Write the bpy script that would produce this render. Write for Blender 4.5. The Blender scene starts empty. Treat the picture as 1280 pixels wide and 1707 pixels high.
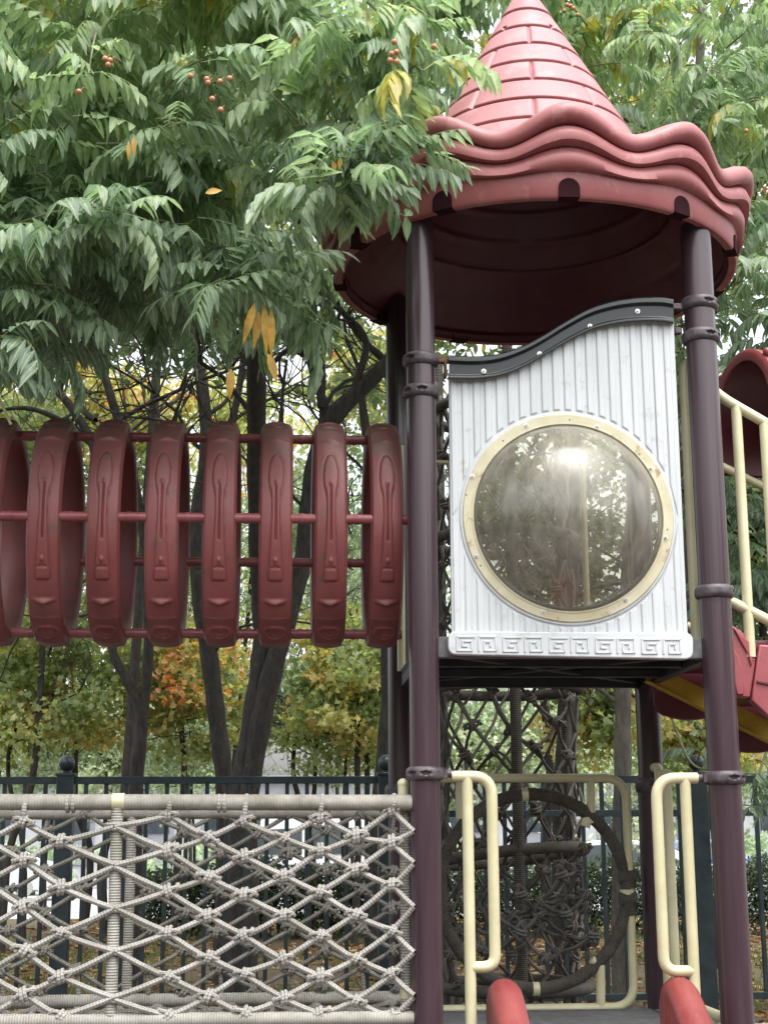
import bpy, math, random
import numpy as np
from mathutils import Vector, Matrix
R = math.radians
rng = np.random.default_rng(7)
random.seed(7)
S = bpy.context.scene
COL = S.collection

# ------------------------------------------------------------------ camera
F = 2480.0; PITCH = R(12.5); ROLL = -0.0049; EYE = np.array([0.0, 0.0, 1.5])
cam = bpy.data.cameras.new('camera'); co = bpy.data.objects.new('camera', cam); COL.objects.link(co)
cam.sensor_fit = 'VERTICAL'; cam.sensor_height = 24.0; cam.sensor_width = 18.0
cam.lens = 24.0*F/1707.0; cam.clip_end = 900
rot = Matrix.Rotation(math.pi/2+PITCH, 3, 'X') @ Matrix.Rotation(ROLL, 3, 'Z')
co.matrix_world = Matrix.Translation(EYE.tolist()) @ rot.to_4x4()
S.camera = co
RM = np.array(rot)

# ------------------------------------------------------------------ light
w = bpy.data.worlds.new('World'); S.world = w; w.use_nodes = True
nt = w.node_tree; bg = nt.nodes['Background']
sky = nt.nodes.new('ShaderNodeTexSky'); sky.sky_type = 'NISHITA'; sky.sun_disc = False
SUN_EL = R(68); SUN_AZ = R(150)
sky.sun_elevation = SUN_EL; sky.sun_rotation = SUN_AZ
sky.air_density = 1.2; sky.dust_density = 6.0; sky.ozone_density = 1.0
hs = nt.nodes.new('ShaderNodeHueSaturation'); hs.inputs['Saturation'].default_value = 0.25; hs.inputs['Value'].default_value = 1.15
nt.links.new(sky.outputs[0], hs.inputs['Color']); nt.links.new(hs.outputs[0], bg.inputs['Color'])
bg.inputs['Strength'].default_value = 0.15
sun = bpy.data.lights.new('sun', 'SUN'); sun.energy = 0.55; sun.angle = R(120); sun.color = (1.0, 0.96, 0.9)
so = bpy.data.objects.new('sun', sun); COL.objects.link(so)
sdir = Vector((math.sin(SUN_AZ)*math.cos(SUN_EL), math.cos(SUN_AZ)*math.cos(SUN_EL), math.sin(SUN_EL)))
so.rotation_euler = sdir.to_track_quat('Z', 'Y').to_euler()
vs = S.view_settings; vs.view_transform = 'Standard'; vs.look = 'None'; vs.gamma = 1.0; vs.exposure = 1.47
try: vs.use_curve_mapping = False
except Exception: pass
S.cycles.max_bounces = 8; S.cycles.transparent_max_bounces = 16

# ------------------------------------------------------------------ pixel helpers (photo pixels, 1280 x 1707)
def ray(px, py):
    d = RM @ np.array([(px-640.0)/F, (853.5-py)/F, -1.0])
    return d
def atY(px, py, Y):
    d = ray(px, py); return EYE + d*(Y/d[1])
PHI = R(4.0)
O = np.array([0.159, 6.02, 0.0]); EX = np.array([math.cos(PHI), math.sin(PHI), 0.0]); EY = np.array([-math.sin(PHI), math.cos(PHI), 0.0]); EZ = np.array([0, 0, 1.0])
SD = 1.213
def T(a, b, z): return O + a*EX + b*EY + z*EZ
def atB(px, py, b):
    d = ray(px, py); t = ((O - EYE) @ EY + b)/(d @ EY); return EYE + d*t
def atA(px, py, a):
    d = ray(px, py); t = ((O - EYE) @ EX + a)/(d @ EX); return EYE + d*t
def atZ(px, py, z):
    d = ray(px, py); t = (z-EYE[2])/d[2]; return EYE + d*t
def AB(p):
    q = np.asarray(p)-O; return q @ EX, q @ EY, q[2]
def vert(px, py, b, z0, z1, n=2):
    """end points of a vertical line through the pixel, in plane b of the tower frame"""
    a, bb, _ = AB(atB(px, py, b)); return [T(a, bb, z0), T(a, bb, z1)]

# ------------------------------------------------------------------ materials
def new_mat(name):
    m = bpy.data.materials.new(name); m.use_nodes = True
    n = m.node_tree; return m, n, n.nodes['Principled BSDF']
def N(n, t, **kw):
    x = n.nodes.new(t)
    for k, v in kw.items():
        if k in x.inputs.keys(): x.inputs[k].default_value = v
        else: setattr(x, k, v)
    return x
def ramp(n, stops):
    r = n.nodes.new('ShaderNodeValToRGB'); e = r.color_ramp.elements
    e[0].position = stops[0][0]; e[0].color = (*stops[0][1], 1)
    e[1].position = stops[-1][0]; e[1].color = (*stops[-1][1], 1)
    for p, c in stops[1:-1]:
        q = e.new(p); q.color = (*c, 1)
    return r
def mat(name, c1, c2=None, scale=6.0, rough=0.5, bump=0.0, bscale=60.0, metallic=0.0, coat=0.0, stretch=None, rvar=0.12, spots=None, bdist=0.002):
    m, n, p = new_mat(name)
    tc = N(n, 'ShaderNodeTexCoord'); src = tc.outputs['Object']
    if stretch:
        mp = N(n, 'ShaderNodeMapping'); mp.inputs['Scale'].default_value = stretch
        n.links.new(src, mp.inputs[0]); src2 = mp.outputs[0]
    else: src2 = src
    no = N(n, 'ShaderNodeTexNoise', Scale=scale, Detail=7.0, Roughness=0.6); n.links.new(src2, no.inputs['Vector'])
    c2 = c2 or tuple(min(1, v*1.25+0.004) for v in c1)
    r = ramp(n, [(0.35, c1), (0.68, c2)]); n.links.new(no.outputs[0], r.inputs[0])
    out = r.outputs[0]
    if spots:
        n2 = N(n, 'ShaderNodeTexNoise', Scale=spots[1], Detail=5.0, Roughness=0.7); n.links.new(src, n2.inputs['Vector'])
        r2 = ramp(n, [(spots[2], (0, 0, 0)), (spots[2]+0.1, (1, 1, 1))]); n.links.new(n2.outputs[0], r2.inputs[0])
        mx = N(n, 'ShaderNodeMix', data_type='RGBA'); mx.inputs[7].default_value = (*spots[0], 1)
        ml = N(n, 'ShaderNodeMath', operation='MULTIPLY'); ml.inputs[1].default_value = spots[3]
        n.links.new(r2.outputs[0], ml.inputs[0]); n.links.new(ml.outputs[0], mx.inputs[0]); n.links.new(out, mx.inputs[6]); out = mx.outputs[2]
    n.links.new(out, p.inputs['Base Color'])
    mr = N(n, 'ShaderNodeMapRange'); mr.inputs[3].default_value = max(0.03, rough-rvar); mr.inputs[4].default_value = min(1, rough+rvar)
    n.links.new(no.outputs[0], mr.inputs[0]); n.links.new(mr.outputs[0], p.inputs['Roughness'])
    p.inputs['Metallic'].default_value = metallic
    p.inputs['Coat Weight'].default_value = coat; p.inputs['Coat Roughness'].default_value = 0.15
    if bump > 0:
        nb = N(n, 'ShaderNodeTexNoise', Scale=bscale, Detail=5.0, Roughness=0.6); n.links.new(src2, nb.inputs['Vector'])
        b = N(n, 'ShaderNodeBump', Strength=bump, Distance=bdist); n.links.new(nb.outputs[0], b.inputs['Height']); n.links.new(b.outputs[0], p.inputs['Normal'])
    return m

M_ROOF = mat('roof_plastic', (0.235, 0.060, 0.062), (0.32, 0.105, 0.108), scale=3.0, rough=0.5, bump=0.25, bscale=25, spots=((0.42, 0.20, 0.20), 9.0, 0.55, 0.45), coat=0.05)
M_CONE = mat('faded_roof_plastic', (0.29, 0.105, 0.112), (0.36, 0.155, 0.165), scale=3.0, rough=0.55, bump=0.2, bscale=25, spots=((0.40, 0.21, 0.21), 7.0, 0.52, 0.5))
M_RING = mat('ring_plastic', (0.145, 0.034, 0.034), (0.225, 0.066, 0.064), scale=4.0, rough=0.48, bump=0.35, bscale=40, stretch=(1, 1, .4), spots=((0.085, 0.055, 0.05), 9.0, 0.56, 0.6))
def dusty(m, col, lo, hi, amt):
    n = m.node_tree; p = n.nodes['Principled BSDF']; src = p.inputs['Base Color'].links[0].from_socket
    ge = N(n, 'ShaderNodeNewGeometry'); sx = N(n, 'ShaderNodeSeparateXYZ'); n.links.new(ge.outputs['Normal'], sx.inputs[0])
    mr = N(n, 'ShaderNodeMapRange'); mr.inputs[1].default_value = lo; mr.inputs[2].default_value = hi; mr.inputs[4].default_value = amt; n.links.new(sx.outputs[2], mr.inputs[0])
    tc = N(n, 'ShaderNodeTexCoord'); no = N(n, 'ShaderNodeTexNoise', Scale=14.0, Detail=7.0, Roughness=0.7); n.links.new(tc.outputs['Object'], no.inputs['Vector'])
    m2 = N(n, 'ShaderNodeMapRange'); m2.inputs[1].default_value = .3; m2.inputs[2].default_value = .62; n.links.new(no.outputs[0], m2.inputs[0])
    ml = N(n, 'ShaderNodeMath', operation='MULTIPLY'); n.links.new(mr.outputs[0], ml.inputs[0]); n.links.new(m2.outputs[0], ml.inputs[1])
    mx = N(n, 'ShaderNodeMix', data_type='RGBA'); mx.inputs[7].default_value = (*col, 1); n.links.new(ml.outputs[0], mx.inputs[0]); n.links.new(src, mx.inputs[6]); n.links.new(mx.outputs[2], p.inputs['Base Color'])
dusty(M_RING, (0.085, 0.060, 0.055), .15, .75, .9)
dusty(M_ROOF, (0.30, 0.20, 0.19), .3, .9, .5)
M_RAILRED = mat('red_painted_pipe', (0.20, 0.045, 0.052), (0.27, 0.085, 0.088), scale=8, rough=0.35, bump=0.1)
M_SLIDE = mat('slide_plastic', (0.17, 0.024, 0.024), (0.23, 0.050, 0.046), scale=5, rough=0.42, bump=0.35, bscale=90, spots=((0.28, 0.11, 0.10), 60, 0.58, 0.5))
M_STEP = mat('step_plastic', (0.24, 0.048, 0.055), (0.31, 0.085, 0.092), scale=5, rough=0.4, bump=0.2)
M_SHADERED = mat('shaded_red_plastic', (0.075, 0.012, 0.02), (0.11, 0.022, 0.032), scale=5, rough=0.4)  # red plastic with shade put into its colour, also used for the seam
M_POST = mat('brown_post_paint', (0.038, 0.020, 0.028), (0.054, 0.031, 0.040), scale=3.0, rough=0.32, stretch=(9, 9, .5), bump=0.04, bscale=20, coat=0.3, spots=((0.16, 0.12, 0.13), 45, 0.70, 0.3))
M_COLLAR = mat('collar_plastic', (0.035, 0.027, 0.034), (0.10, 0.085, 0.095), scale=30, rough=0.5, bump=0.3, bscale=120)
M_WHITE = mat('white_plastic', (0.47, 0.495, 0.51), (0.53, 0.555, 0.57), scale=5, stretch=(3, 3, .35), rough=0.42, bump=0.08, bscale=25, spots=((0.30, 0.29, 0.24), 14.0, 0.58, 0.42), coat=0.1)
M_TRIM = mat('dark_trim_plastic', (0.006, 0.010, 0.012), (0.013, 0.019, 0.022), scale=8, rough=0.42, bump=0.15, coat=0.0)
M_CREAM = mat('cream_paint', (0.50, 0.47, 0.29), (0.58, 0.555, 0.37), scale=7, rough=0.35, bump=0.08, spots=((0.33, 0.22, 0.12), 22.0, 0.68, 0.6), coat=0.15)
M_FLANGE = mat('aged_flange_plastic', (0.44, 0.40, 0.26), (0.54, 0.51, 0.37), scale=9, rough=0.35, spots=((0.24, 0.12, 0.05), 11.0, 0.59, 0.75), bump=0.1)
M_RUST = mat('rusty_metal', (0.12, 0.06, 0.03), (0.22, 0.14, 0.08), scale=60, rough=0.8, bump=0.6, bscale=200)
M_STEEL = mat('bolt_steel', (0.45, 0.45, 0.44), (0.62, 0.62, 0.60), scale=40, rough=0.3, metallic=0.9)
M_DECK = mat('dark_deck_steel', (0.010, 0.010, 0.016), (0.028, 0.028, 0.036), scale=12, rough=0.45, spots=((0.12, 0.11, 0.10), 40, 0.68, 0.5))
M_DECKG = mat('grey_deck_coating', (0.07, 0.07, 0.075), (0.13, 0.13, 0.13), scale=25, rough=0.6, bump=0.3)
M_FENCE = mat('fence_paint', (0.012, 0.022, 0.028), (0.026, 0.042, 0.048), scale=8, rough=0.35, coat=0.1)
M_YELLOW = mat('yellow_stringer', (0.42, 0.27, 0.02), (0.50, 0.34, 0.04), scale=8, rough=0.45, spots=((0.2, 0.13, 0.04), 10, 0.6, 0.5))
M_BARK = mat('dark_bark', (0.022, 0.019, 0.018), (0.065, 0.056, 0.050), scale=10, rough=0.9, bump=1.0, bscale=35, stretch=(3, 3, 1), bdist=0.02, spots=((0.10, 0.105, 0.085), 12, 0.6, 0.5))
M_BARKP = mat('pale_bark', (0.10, 0.09, 0.075), (0.20, 0.18, 0.15), scale=9, rough=0.9, bump=1.0, bscale=30, stretch=(3, 3, 1), bdist=0.015)
M_TWIG = mat('green_twig', (0.09, 0.11, 0.045), (0.16, 0.16, 0.07), scale=20, rough=0.6)
M_BERRY = mat('berry_skin', (0.30, 0.13, 0.06), (0.42, 0.20, 0.10), scale=50, rough=0.4, bump=0.2, bscale=200)
M_RUBBER = mat('play_surface', (0.06, 0.05, 0.045), (0.09, 0.075, 0.065), scale=30, rough=0.9, bump=0.4)
M_ROAD = mat('pale_paving', (0.27, 0.27, 0.27), (0.36, 0.36, 0.355), scale=3, rough=0.85, bump=0.3)
M_WALLP = mat('pale_render', (0.27, 0.28, 0.30), (0.34, 0.35, 0.37), scale=2, rough=0.8)
M_WALLG = mat('grey_render', (0.16, 0.17, 0.19), (0.20, 0.21, 0.23), scale=2, rough=0.8)
M_CARW = mat('white_car_paint', (0.50, 0.52, 0.54), (0.56, 0.58, 0.60), scale=2, rough=0.2, coat=0.8)
M_CARS = mat('silver_car_paint', (0.36, 0.38, 0.41), (0.42, 0.44, 0.47), scale=2, rough=0.25, coat=0.8)
M_CARB = mat('blue_car_paint', (0.03, 0.09, 0.35), (0.04, 0.12, 0.42), scale=2, rough=0.2, coat=0.8)
M_TYRE = mat('tyre_rubber', (0.012, 0.012, 0.012), (0.025, 0.025, 0.025), scale=9, rough=0.9)
M_GLASS = mat('car_glass', (0.03, 0.04, 0.045), (0.05, 0.06, 0.07), scale=3, rough=0.08)

def rope_mat(name, c1, c2, pitch, twist, amt=1.0, dist=0.004, moss=None):
    m, n, p = new_mat(name)
    uv = N(n, 'ShaderNodeUVMap'); sx = N(n, 'ShaderNodeSeparateXYZ'); n.links.new(uv.outputs[0], sx.inputs[0])
    def wave(tw):
        a = N(n, 'ShaderNodeMath', operation='MULTIPLY'); a.inputs[1].default_value = 2*math.pi*tw; n.links.new(sx.outputs[0], a.inputs[0])
        b = N(n, 'ShaderNodeMath', operation='MULTIPLY_ADD'); b.inputs[1].default_value = 2*math.pi/pitch
        n.links.new(sx.outputs[1], b.inputs[0]); n.links.new(a.outputs[0], b.inputs[2])
        s = N(n, 'ShaderNodeMath', operation='SINE'); n.links.new(b.outputs[0], s.inputs[0]); return s
    s1 = wave(twist)
    if twist:
        s2 = wave(-twist); mx = N(n, 'ShaderNodeMath', operation='MULTIPLY'); n.links.new(s1.outputs[0], mx.inputs[0]); n.links.new(s2.outputs[0], mx.inputs[1]); h = mx
    else: h = s1
    tc = N(n, 'ShaderNodeTexCoord')
    no = N(n, 'ShaderNodeTexNoise', Scale=7.0, Detail=6.0, Roughness=0.65); n.links.new(tc.outputs['Object'], no.inputs['Vector'])
    st = [(0.3, c1), (0.7, c2)]
    if moss: st = [(0.28, moss), (0.42, c1), (0.7, c2)]
    r = ramp(n, st); n.links.new(no.outputs[0], r.inputs[0])
    # crevice shade put into the colour between the strands
    ht = N(n, 'ShaderNodeMapRange'); ht.inputs[1].default_value = -1; ht.inputs[3].default_value = 0.74; ht.inputs[4].default_value = 1.08; n.links.new(h.outputs[0], ht.inputs[0])
    mm = N(n, 'ShaderNodeMix', data_type='RGBA', blend_type='MULTIPLY'); mm.inputs[0].default_value = 1.0
    n.links.new(r.outputs[0], mm.inputs[6]); n.links.new(ht.outputs[0], mm.inputs[7]); n.links.new(mm.outputs[2], p.inputs['Base Color'])
    b = N(n, 'ShaderNodeBump', Strength=amt*.6, Distance=dist*.7); n.links.new(h.outputs[0], b.inputs['Height'])
    fz = N(n, 'ShaderNodeTexNoise', Scale=300.0, Detail=3.0); n.links.new(tc.outputs['Object'], fz.inputs['Vector'])
    b2 = N(n, 'ShaderNodeBump', Strength=0.4, Distance=0.002); n.links.new(fz.outputs[0], b2.inputs['Height']); n.links.new(b.outputs[0], b2.inputs['Normal'])
    n.links.new(b2.outputs[0], p.inputs['Normal']); p.inputs['Roughness'].default_value = 0.85
    return m
M_ROPE = rope_mat('grey_net_rope', (0.31, 0.295, 0.265), (0.45, 0.435, 0.405), 0.026, 3, moss=(0.22, 0.24, 0.17))
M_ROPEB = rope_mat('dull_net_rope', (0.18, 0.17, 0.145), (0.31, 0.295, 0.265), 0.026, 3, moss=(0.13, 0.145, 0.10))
M_WRAP = rope_mat('wrapped_cord', (0.30, 0.285, 0.25), (0.44, 0.425, 0.385), 0.0105, 0, dist=0.003, moss=(0.25, 0.27, 0.19))
M_WRAPT = rope_mat('weathered_wrapped_cord', (0.25, 0.24, 0.20), (0.42, 0.40, 0.36), 0.0115, 1, dist=0.003, moss=(0.14, 0.17, 0.10))
M_DROPE = rope_mat('dark_rope', (0.085, 0.075, 0.068), (0.18, 0.165, 0.145), 0.016, 2, moss=(0.045, 0.055, 0.035))
M_DWRAP = rope_mat('dark_wrapped_cord', (0.055, 0.048, 0.04), (0.12, 0.108, 0.09), 0.0095, 0, dist=0.003, moss=(0.06, 0.075, 0.035))

def leaf_mat(name, stops, rough=0.45, trans=0.35, spec=0.5, ribc=(0.42, 0.50, 0.22)):
    m, n, p = new_mat(name)
    at = N(n, 'ShaderNodeAttribute', attribute_name='tint')
    r0_ = ramp(n, stops); n.links.new(at.outputs['Fac'], r0_.inputs[0])
    rb = N(n, 'ShaderNodeAttribute', attribute_name='rib')
    rr_ = ramp(n, [(0.0, (0, 0, 0)), (0.80, (0.0, 0.0, 0.0)), (1.0, (1, 1, 1))]); n.links.new(rb.outputs['Fac'], rr_.inputs[0])
    tc = N(n, 'ShaderNodeTexCoord'); no = N(n, 'ShaderNodeTexNoise', Scale=26.0, Detail=4.0); n.links.new(tc.outputs['Object'], no.inputs['Vector'])
    nm = N(n, 'ShaderNodeMapRange'); nm.inputs[1].default_value = .3; nm.inputs[2].default_value = .7; nm.inputs[3].default_value = .72; nm.inputs[4].default_value = 1.28; n.links.new(no.outputs[0], nm.inputs[0])
    mv = N(n, 'ShaderNodeMix', data_type='RGBA', blend_type='MULTIPLY'); mv.inputs[0].default_value = 1.0; n.links.new(r0_.outputs[0], mv.inputs[6]); n.links.new(nm.outputs[0], mv.inputs[7])
    r = N(n, 'ShaderNodeMix', data_type='RGBA'); n.links.new(rr_.outputs[0], r.inputs[0]); n.links.new(mv.outputs[2], r.inputs[6]); r.inputs[7].default_value = (*ribc, 1)
    class _O: pass
    r1 = r; r = _O(); r.outputs = [r1.outputs[2]]
    n.links.new(r.outputs[0], p.inputs['Base Color'])
    p.inputs['Roughness'].default_value = rough; p.inputs['Specular IOR Level'].default_value = spec
    tr = N(n, 'ShaderNodeBsdfTranslucent'); hsv = N(n, 'ShaderNodeHueSaturation', Saturation=1.25, Value=1.7)
    n.links.new(r.outputs[0], hsv.inputs['Color']); n.links.new(hsv.outputs[0], tr.inputs['Color'])
    mx = N(n, 'ShaderNodeMixShader'); mx.inputs[0].default_value = trans
    out = n.nodes['Material Output']; n.links.new(p.outputs[0], mx.inputs[1]); n.links.new(tr.outputs[0], mx.inputs[2]); n.links.new(mx.outputs[0], out.inputs[0])
    return m
M_LEAF = leaf_mat('pinnate_leaf', [(0.0, (0.105, 0.155, 0.115)), (0.45, (0.185, 0.265, 0.175)), (0.8, (0.27, 0.36, 0.205)), (0.93, (0.37, 0.45, 0.22)), (0.97, (0.45, 0.32, 0.04)), (1.0, (0.5, 0.25, 0.04))], rough=0.5, spec=0.7, trans=0.42)
M_LEAFO = leaf_mat('olive_leaf', [(0.0, (0.11, 0.15, 0.08)), (0.5, (0.20, 0.25, 0.12)), (0.8, (0.27, 0.29, 0.10)), (0.92, (0.45, 0.37, 0.10)), (1.0, (0.45, 0.22, 0.08))], trans=0.45)
M_LEAFA = leaf_mat('autumn_leaf', [(0.0, (0.19, 0.25, 0.12)), (0.4, (0.33, 0.38, 0.17)), (0.7, (0.54, 0.50, 0.22)), (0.88, (0.56, 0.34, 0.15)), (1.0, (0.46, 0.19, 0.11))], trans=0.5)
M_LEAFP = leaf_mat('pale_leaf', [(0.0, (0.20, 0.27, 0.17)), (0.6, (0.36, 0.43, 0.28)), (1.0, (0.52, 0.57, 0.40))], trans=0.45)
M_HEDGE = leaf_mat('hedge_leaf', [(0.0, (0.018, 0.035, 0.018)), (0.6, (0.04, 0.07, 0.03)), (1.0, (0.09, 0.10, 0.05))], trans=0.2)
M_LITTER = leaf_mat('fallen_leaf', [(0.0, (0.07, 0.04, 0.02)), (0.4, (0.20, 0.10, 0.045)), (0.75, (0.33, 0.19, 0.08)), (1.0, (0.42, 0.30, 0.14))], trans=0.15, rough=0.7)
M_GRASS = leaf_mat('grass_blade', [(0.0, (0.04, 0.07, 0.02)), (1.0, (0.14, 0.19, 0.06))], trans=0.3)

# dome: thin tinted acrylic
def dome_mat():
    m, n, p = new_mat('tinted_acrylic'); n.nodes.remove(p)
    out = n.nodes['Material Output']
    tr = N(n, 'ShaderNodeBsdfTransparent'); tr.inputs[0].default_value = (0.90, 0.89, 0.82, 1)
    gl = N(n, 'ShaderNodeBsdfGlossy'); gl.inputs['Roughness'].default_value = 0.2; gl.inputs[0].default_value = (0.95, 0.95, 0.95, 1)
    fr = N(n, 'ShaderNodeFresnel', IOR=1.5); m1 = N(n, 'ShaderNodeMixShader')
    n.links.new(fr.outputs[0], m1.inputs[0]); n.links.new(tr.outputs[0], m1.inputs[1]); n.links.new(gl.outputs[0], m1.inputs[2])
    df = N(n, 'ShaderNodeBsdfDiffuse'); df.inputs[0].default_value = (0.55, 0.52, 0.44, 1)
    tc = N(n, 'ShaderNodeTexCoord'); mp = N(n, 'ShaderNodeMapping'); mp.inputs['Scale'].default_value = (4, 4, 1.2); n.links.new(tc.outputs['Object'], mp.inputs[0])
    no = N(n, 'ShaderNodeTexNoise', Scale=4.0, Detail=8.0, Roughness=0.7); n.links.new(mp.outputs[0], no.inputs['Vector'])
    mr = N(n, 'ShaderNodeMapRange'); mr.inputs[1].default_value = 0.4; mr.inputs[2].default_value = 0.75; mr.inputs[3].default_value = 0.12; mr.inputs[4].default_value = 0.36
    n.links.new(no.outputs[0], mr.inputs[0]); m2 = N(n, 'ShaderNodeMixShader')
    n.links.new(mr.outputs[0], m2.inputs[0]); n.links.new(m1.outputs[0], m2.inputs[1]); n.links.new(df.outputs[0], m2.inputs[2]); n.links.new(m2.outputs[0], out.inputs[0])
    return m
M_DOME = dome_mat()

def ground_mat(name, stops, scale):
    m, n, p = new_mat(name)
    tc = N(n, 'ShaderNodeTexCoord'); no = N(n, 'ShaderNodeTexNoise', Scale=scale, Detail=9.0, Roughness=0.7); n.links.new(tc.outputs['Object'], no.inputs['Vector'])
    r = ramp(n, stops); n.links.new(no.outputs[0], r.inputs[0]); n.links.new(r.outputs[0], p.inputs['Base Color']); p.inputs['Roughness'].default_value = 0.95
    b = N(n, 'ShaderNodeBump', Strength=0.8, Distance=0.03); n.links.new(no.outputs[0], b.inputs['Height']); n.links.new(b.outputs[0], p.inputs['Normal'])
    return m
M_SOIL = ground_mat('littered_soil', [(0.3, (0.035, 0.025, 0.017)), (0.5, (0.10, 0.065, 0.035)), (0.62, (0.075, 0.08, 0.03)), (0.75, (0.20, 0.12, 0.06))], 4.0)

# ------------------------------------------------------------------ mesh builder
class MB:
    def __init__(s): s.v = []; s.f = []; s.uv = []; s.mi = []; s.n = 0
    def add(s, V, Fc, uvs=None, mi=0):
        V = np.asarray(V, float).reshape(-1, 3); s.v.append(V)
        for i, f in enumerate(Fc):
            s.f.append([k+s.n for k in f]); s.mi.append(mi)
            s.uv.append(uvs[i] if uvs is not None else [(0, 0)]*len(f))
        s.n += len(V)
    def box(s, c, ax, ay, az, mi=0):
        c = np.asarray(c, float); ax = np.asarray(ax)/2; ay = np.asarray(ay)/2; az = np.asarray(az)/2
        V = [c+i*ax+j*ay+k*az for k in (-1, 1) for j in (-1, 1) for i in (-1, 1)]
        s.add(V, [(0, 2, 3, 1), (4, 5, 7, 6), (0, 1, 5, 4), (2, 6, 7, 3), (0, 4, 6, 2), (1, 3, 7, 5)], mi=mi)
    def tube(s, pts, r, seg=10, closed=False, caps=True, mi=0, v0=0.0):
        P = np.asarray(pts, float); n = len(P)
        rr = np.full(n, r) if np.isscalar(r) else np.asarray(r, float)
        if closed: tg = np.roll(P, -1, 0)-np.roll(P, 1, 0)
        else: tg = np.gradient(P, axis=0)
        tg = tg/np.maximum(np.linalg.norm(tg, axis=1, keepdims=True), 1e-9)
        ref = np.array([0, 0, 1.0]) if abs(tg[0][2]) < 0.9 else np.array([0, 1.0, 0])
        nn = np.cross(tg[0], ref); nn /= np.linalg.norm(nn)
        L = 0; V = []; Ls = []
        for i in range(n):
            if i: L += np.linalg.norm(P[i]-P[i-1])
            nn = nn - tg[i]*(nn @ tg[i]); nn /= np.linalg.norm(nn); bb = np.cross(tg[i], nn)
            th = np.arange(seg)*2*math.pi/seg
            V.append(P[i]+rr[i]*(np.cos(th)[:, None]*nn+np.sin(th)[:, None]*bb)); Ls.append(L+v0)
        V = np.concatenate(V); Fc = []; U = []
        m = n if closed else n-1
        if closed: Ls.append(L+np.linalg.norm(P[0]-P[-1])+v0)
        for i in range(m):
            i2 = (i+1) % n
            for k in range(seg):
                k2 = (k+1) % seg
                Fc.append((i*seg+k, i*seg+k2, i2*seg+k2, i2*seg+k))
                U.append([(k/seg, Ls[i]), ((k+1)/seg, Ls[i]), ((k+1)/seg, Ls[i+1]), (k/seg, Ls[i+1])])
        if caps and not closed:
            Fc.append(tuple(range(seg-1, -1, -1))); U.append([(0, 0)]*seg)
            Fc.append(tuple((n-1)*seg+k for k in range(seg))); U.append([(0, 0)]*seg)
        s.add(V, Fc, U, mi)
    def grid(s, P, cu=False, cv=False, mi=0, flip=False):
        P = np.asarray(P, float); a, b = P.shape[:2]; Fc = []
        for i in range(a if cu else a-1):
            for j in range(b if cv else b-1):
                q = (i*b+j, ((i+1) % a)*b+j, ((i+1) % a)*b+(j+1) % b, i*b+(j+1) % b)
                Fc.append(q[::-1] if flip else q)
        s.add(P.reshape(-1, 3), Fc, mi=mi)
    def prism(s, poly, d, mi=0):
        P = np.asarray(poly, float); n = len(P); d = np.asarray(d, float)
        Fc = [tuple(range(n)), tuple(range(2*n-1, n-1, -1))]+[(i, n+i, n+(i+1) % n, (i+1) % n) for i in range(n)]
        s.add(np.concatenate([P, P+d]), Fc, mi=mi)
    def lathe(s, prof, c, seg=32, mi=0):
        th = np.arange(seg)*2*math.pi/seg; pr = np.asarray(prof, float)
        P = np.stack([c[0]+pr[:, 0][:, None]*np.cos(th), c[1]+pr[:, 0][:, None]*np.sin(th), c[2]+np.repeat(pr[:, 1][:, None], seg, 1)], -1)
        s.grid(P, cv=True, mi=mi, flip=True)
    def sphere(s, c, r, seg=10, rings=7, sc=(1, 1, 1), mi=0):
        ph = np.linspace(-math.pi/2, math.pi/2, rings); th = np.arange(seg)*2*math.pi/seg
        P = np.stack([c[0]+sc[0]*r*np.cos(ph)[:, None]*np.cos(th), c[1]+sc[1]*r*np.cos(ph)[:, None]*np.sin(th), c[2]+sc[2]*r*np.sin(ph)[:, None]*np.ones_like(th)], -1)
        s.grid(P, cv=True, mi=mi, flip=True)
    def build(s, name, m, parent=None, bevel=0.0, smooth=40, seg=2, origin=None):
        V = np.concatenate(s.v)
        org = np.array(parent_loc(parent)) if parent is not None else (np.array([V[:, 0].mean(), V[:, 1].mean(), V[:, 2].min()]) if origin is None else np.asarray(origin))
        me = bpy.data.meshes.new(name)
        me.from_pydata((V-org).tolist(), [], s.f)
        me.validate(verbose=False)
        ul = me.uv_layers.new(name='UVMap')
        if len(me.polygons) == len(s.f):
            ul.data.foreach_set('uv', np.array([c for f in s.uv for u in f for c in u], dtype=np.float32))
            me.polygons.foreach_set('material_index', s.mi)
        ms = m if isinstance(m, (list, tuple)) else [m]
        for q in ms: me.materials.append(q)
        me.polygons.foreach_set('use_smooth', [True]*len(me.polygons))
        me.set_sharp_from_angle(angle=R(smooth)); me.update()
        o = bpy.data.objects.new(name, me); COL.objects.link(o)
        if parent is not None: o.parent = parent
        else: o.location = org.tolist()
        if bevel > 0:
            b = o.modifiers.new('bevel', 'BEVEL'); b.width = bevel; b.segments = seg; b.limit_method = 'ANGLE'; b.angle_limit = R(35)
        return o
def parent_loc(p):
    l = np.array(p.location, float)
    while p.parent is not None:
        p = p.parent; l = l+np.array(p.location, float)
    return l
def thing(name, label, cat, loc, group=None):
    o = bpy.data.objects.new(name, None); COL.objects.link(o); o.location = [float(x) for x in loc]; o.empty_display_size = 0.1
    return tag(o, label, cat, group)
def tag(o, label, cat, group=None, kind=None):
    if label: o['label'] = label
    if cat: o['category'] = cat
    if group: o['group'] = group
    if kind: o['kind'] = kind
    return o
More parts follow.
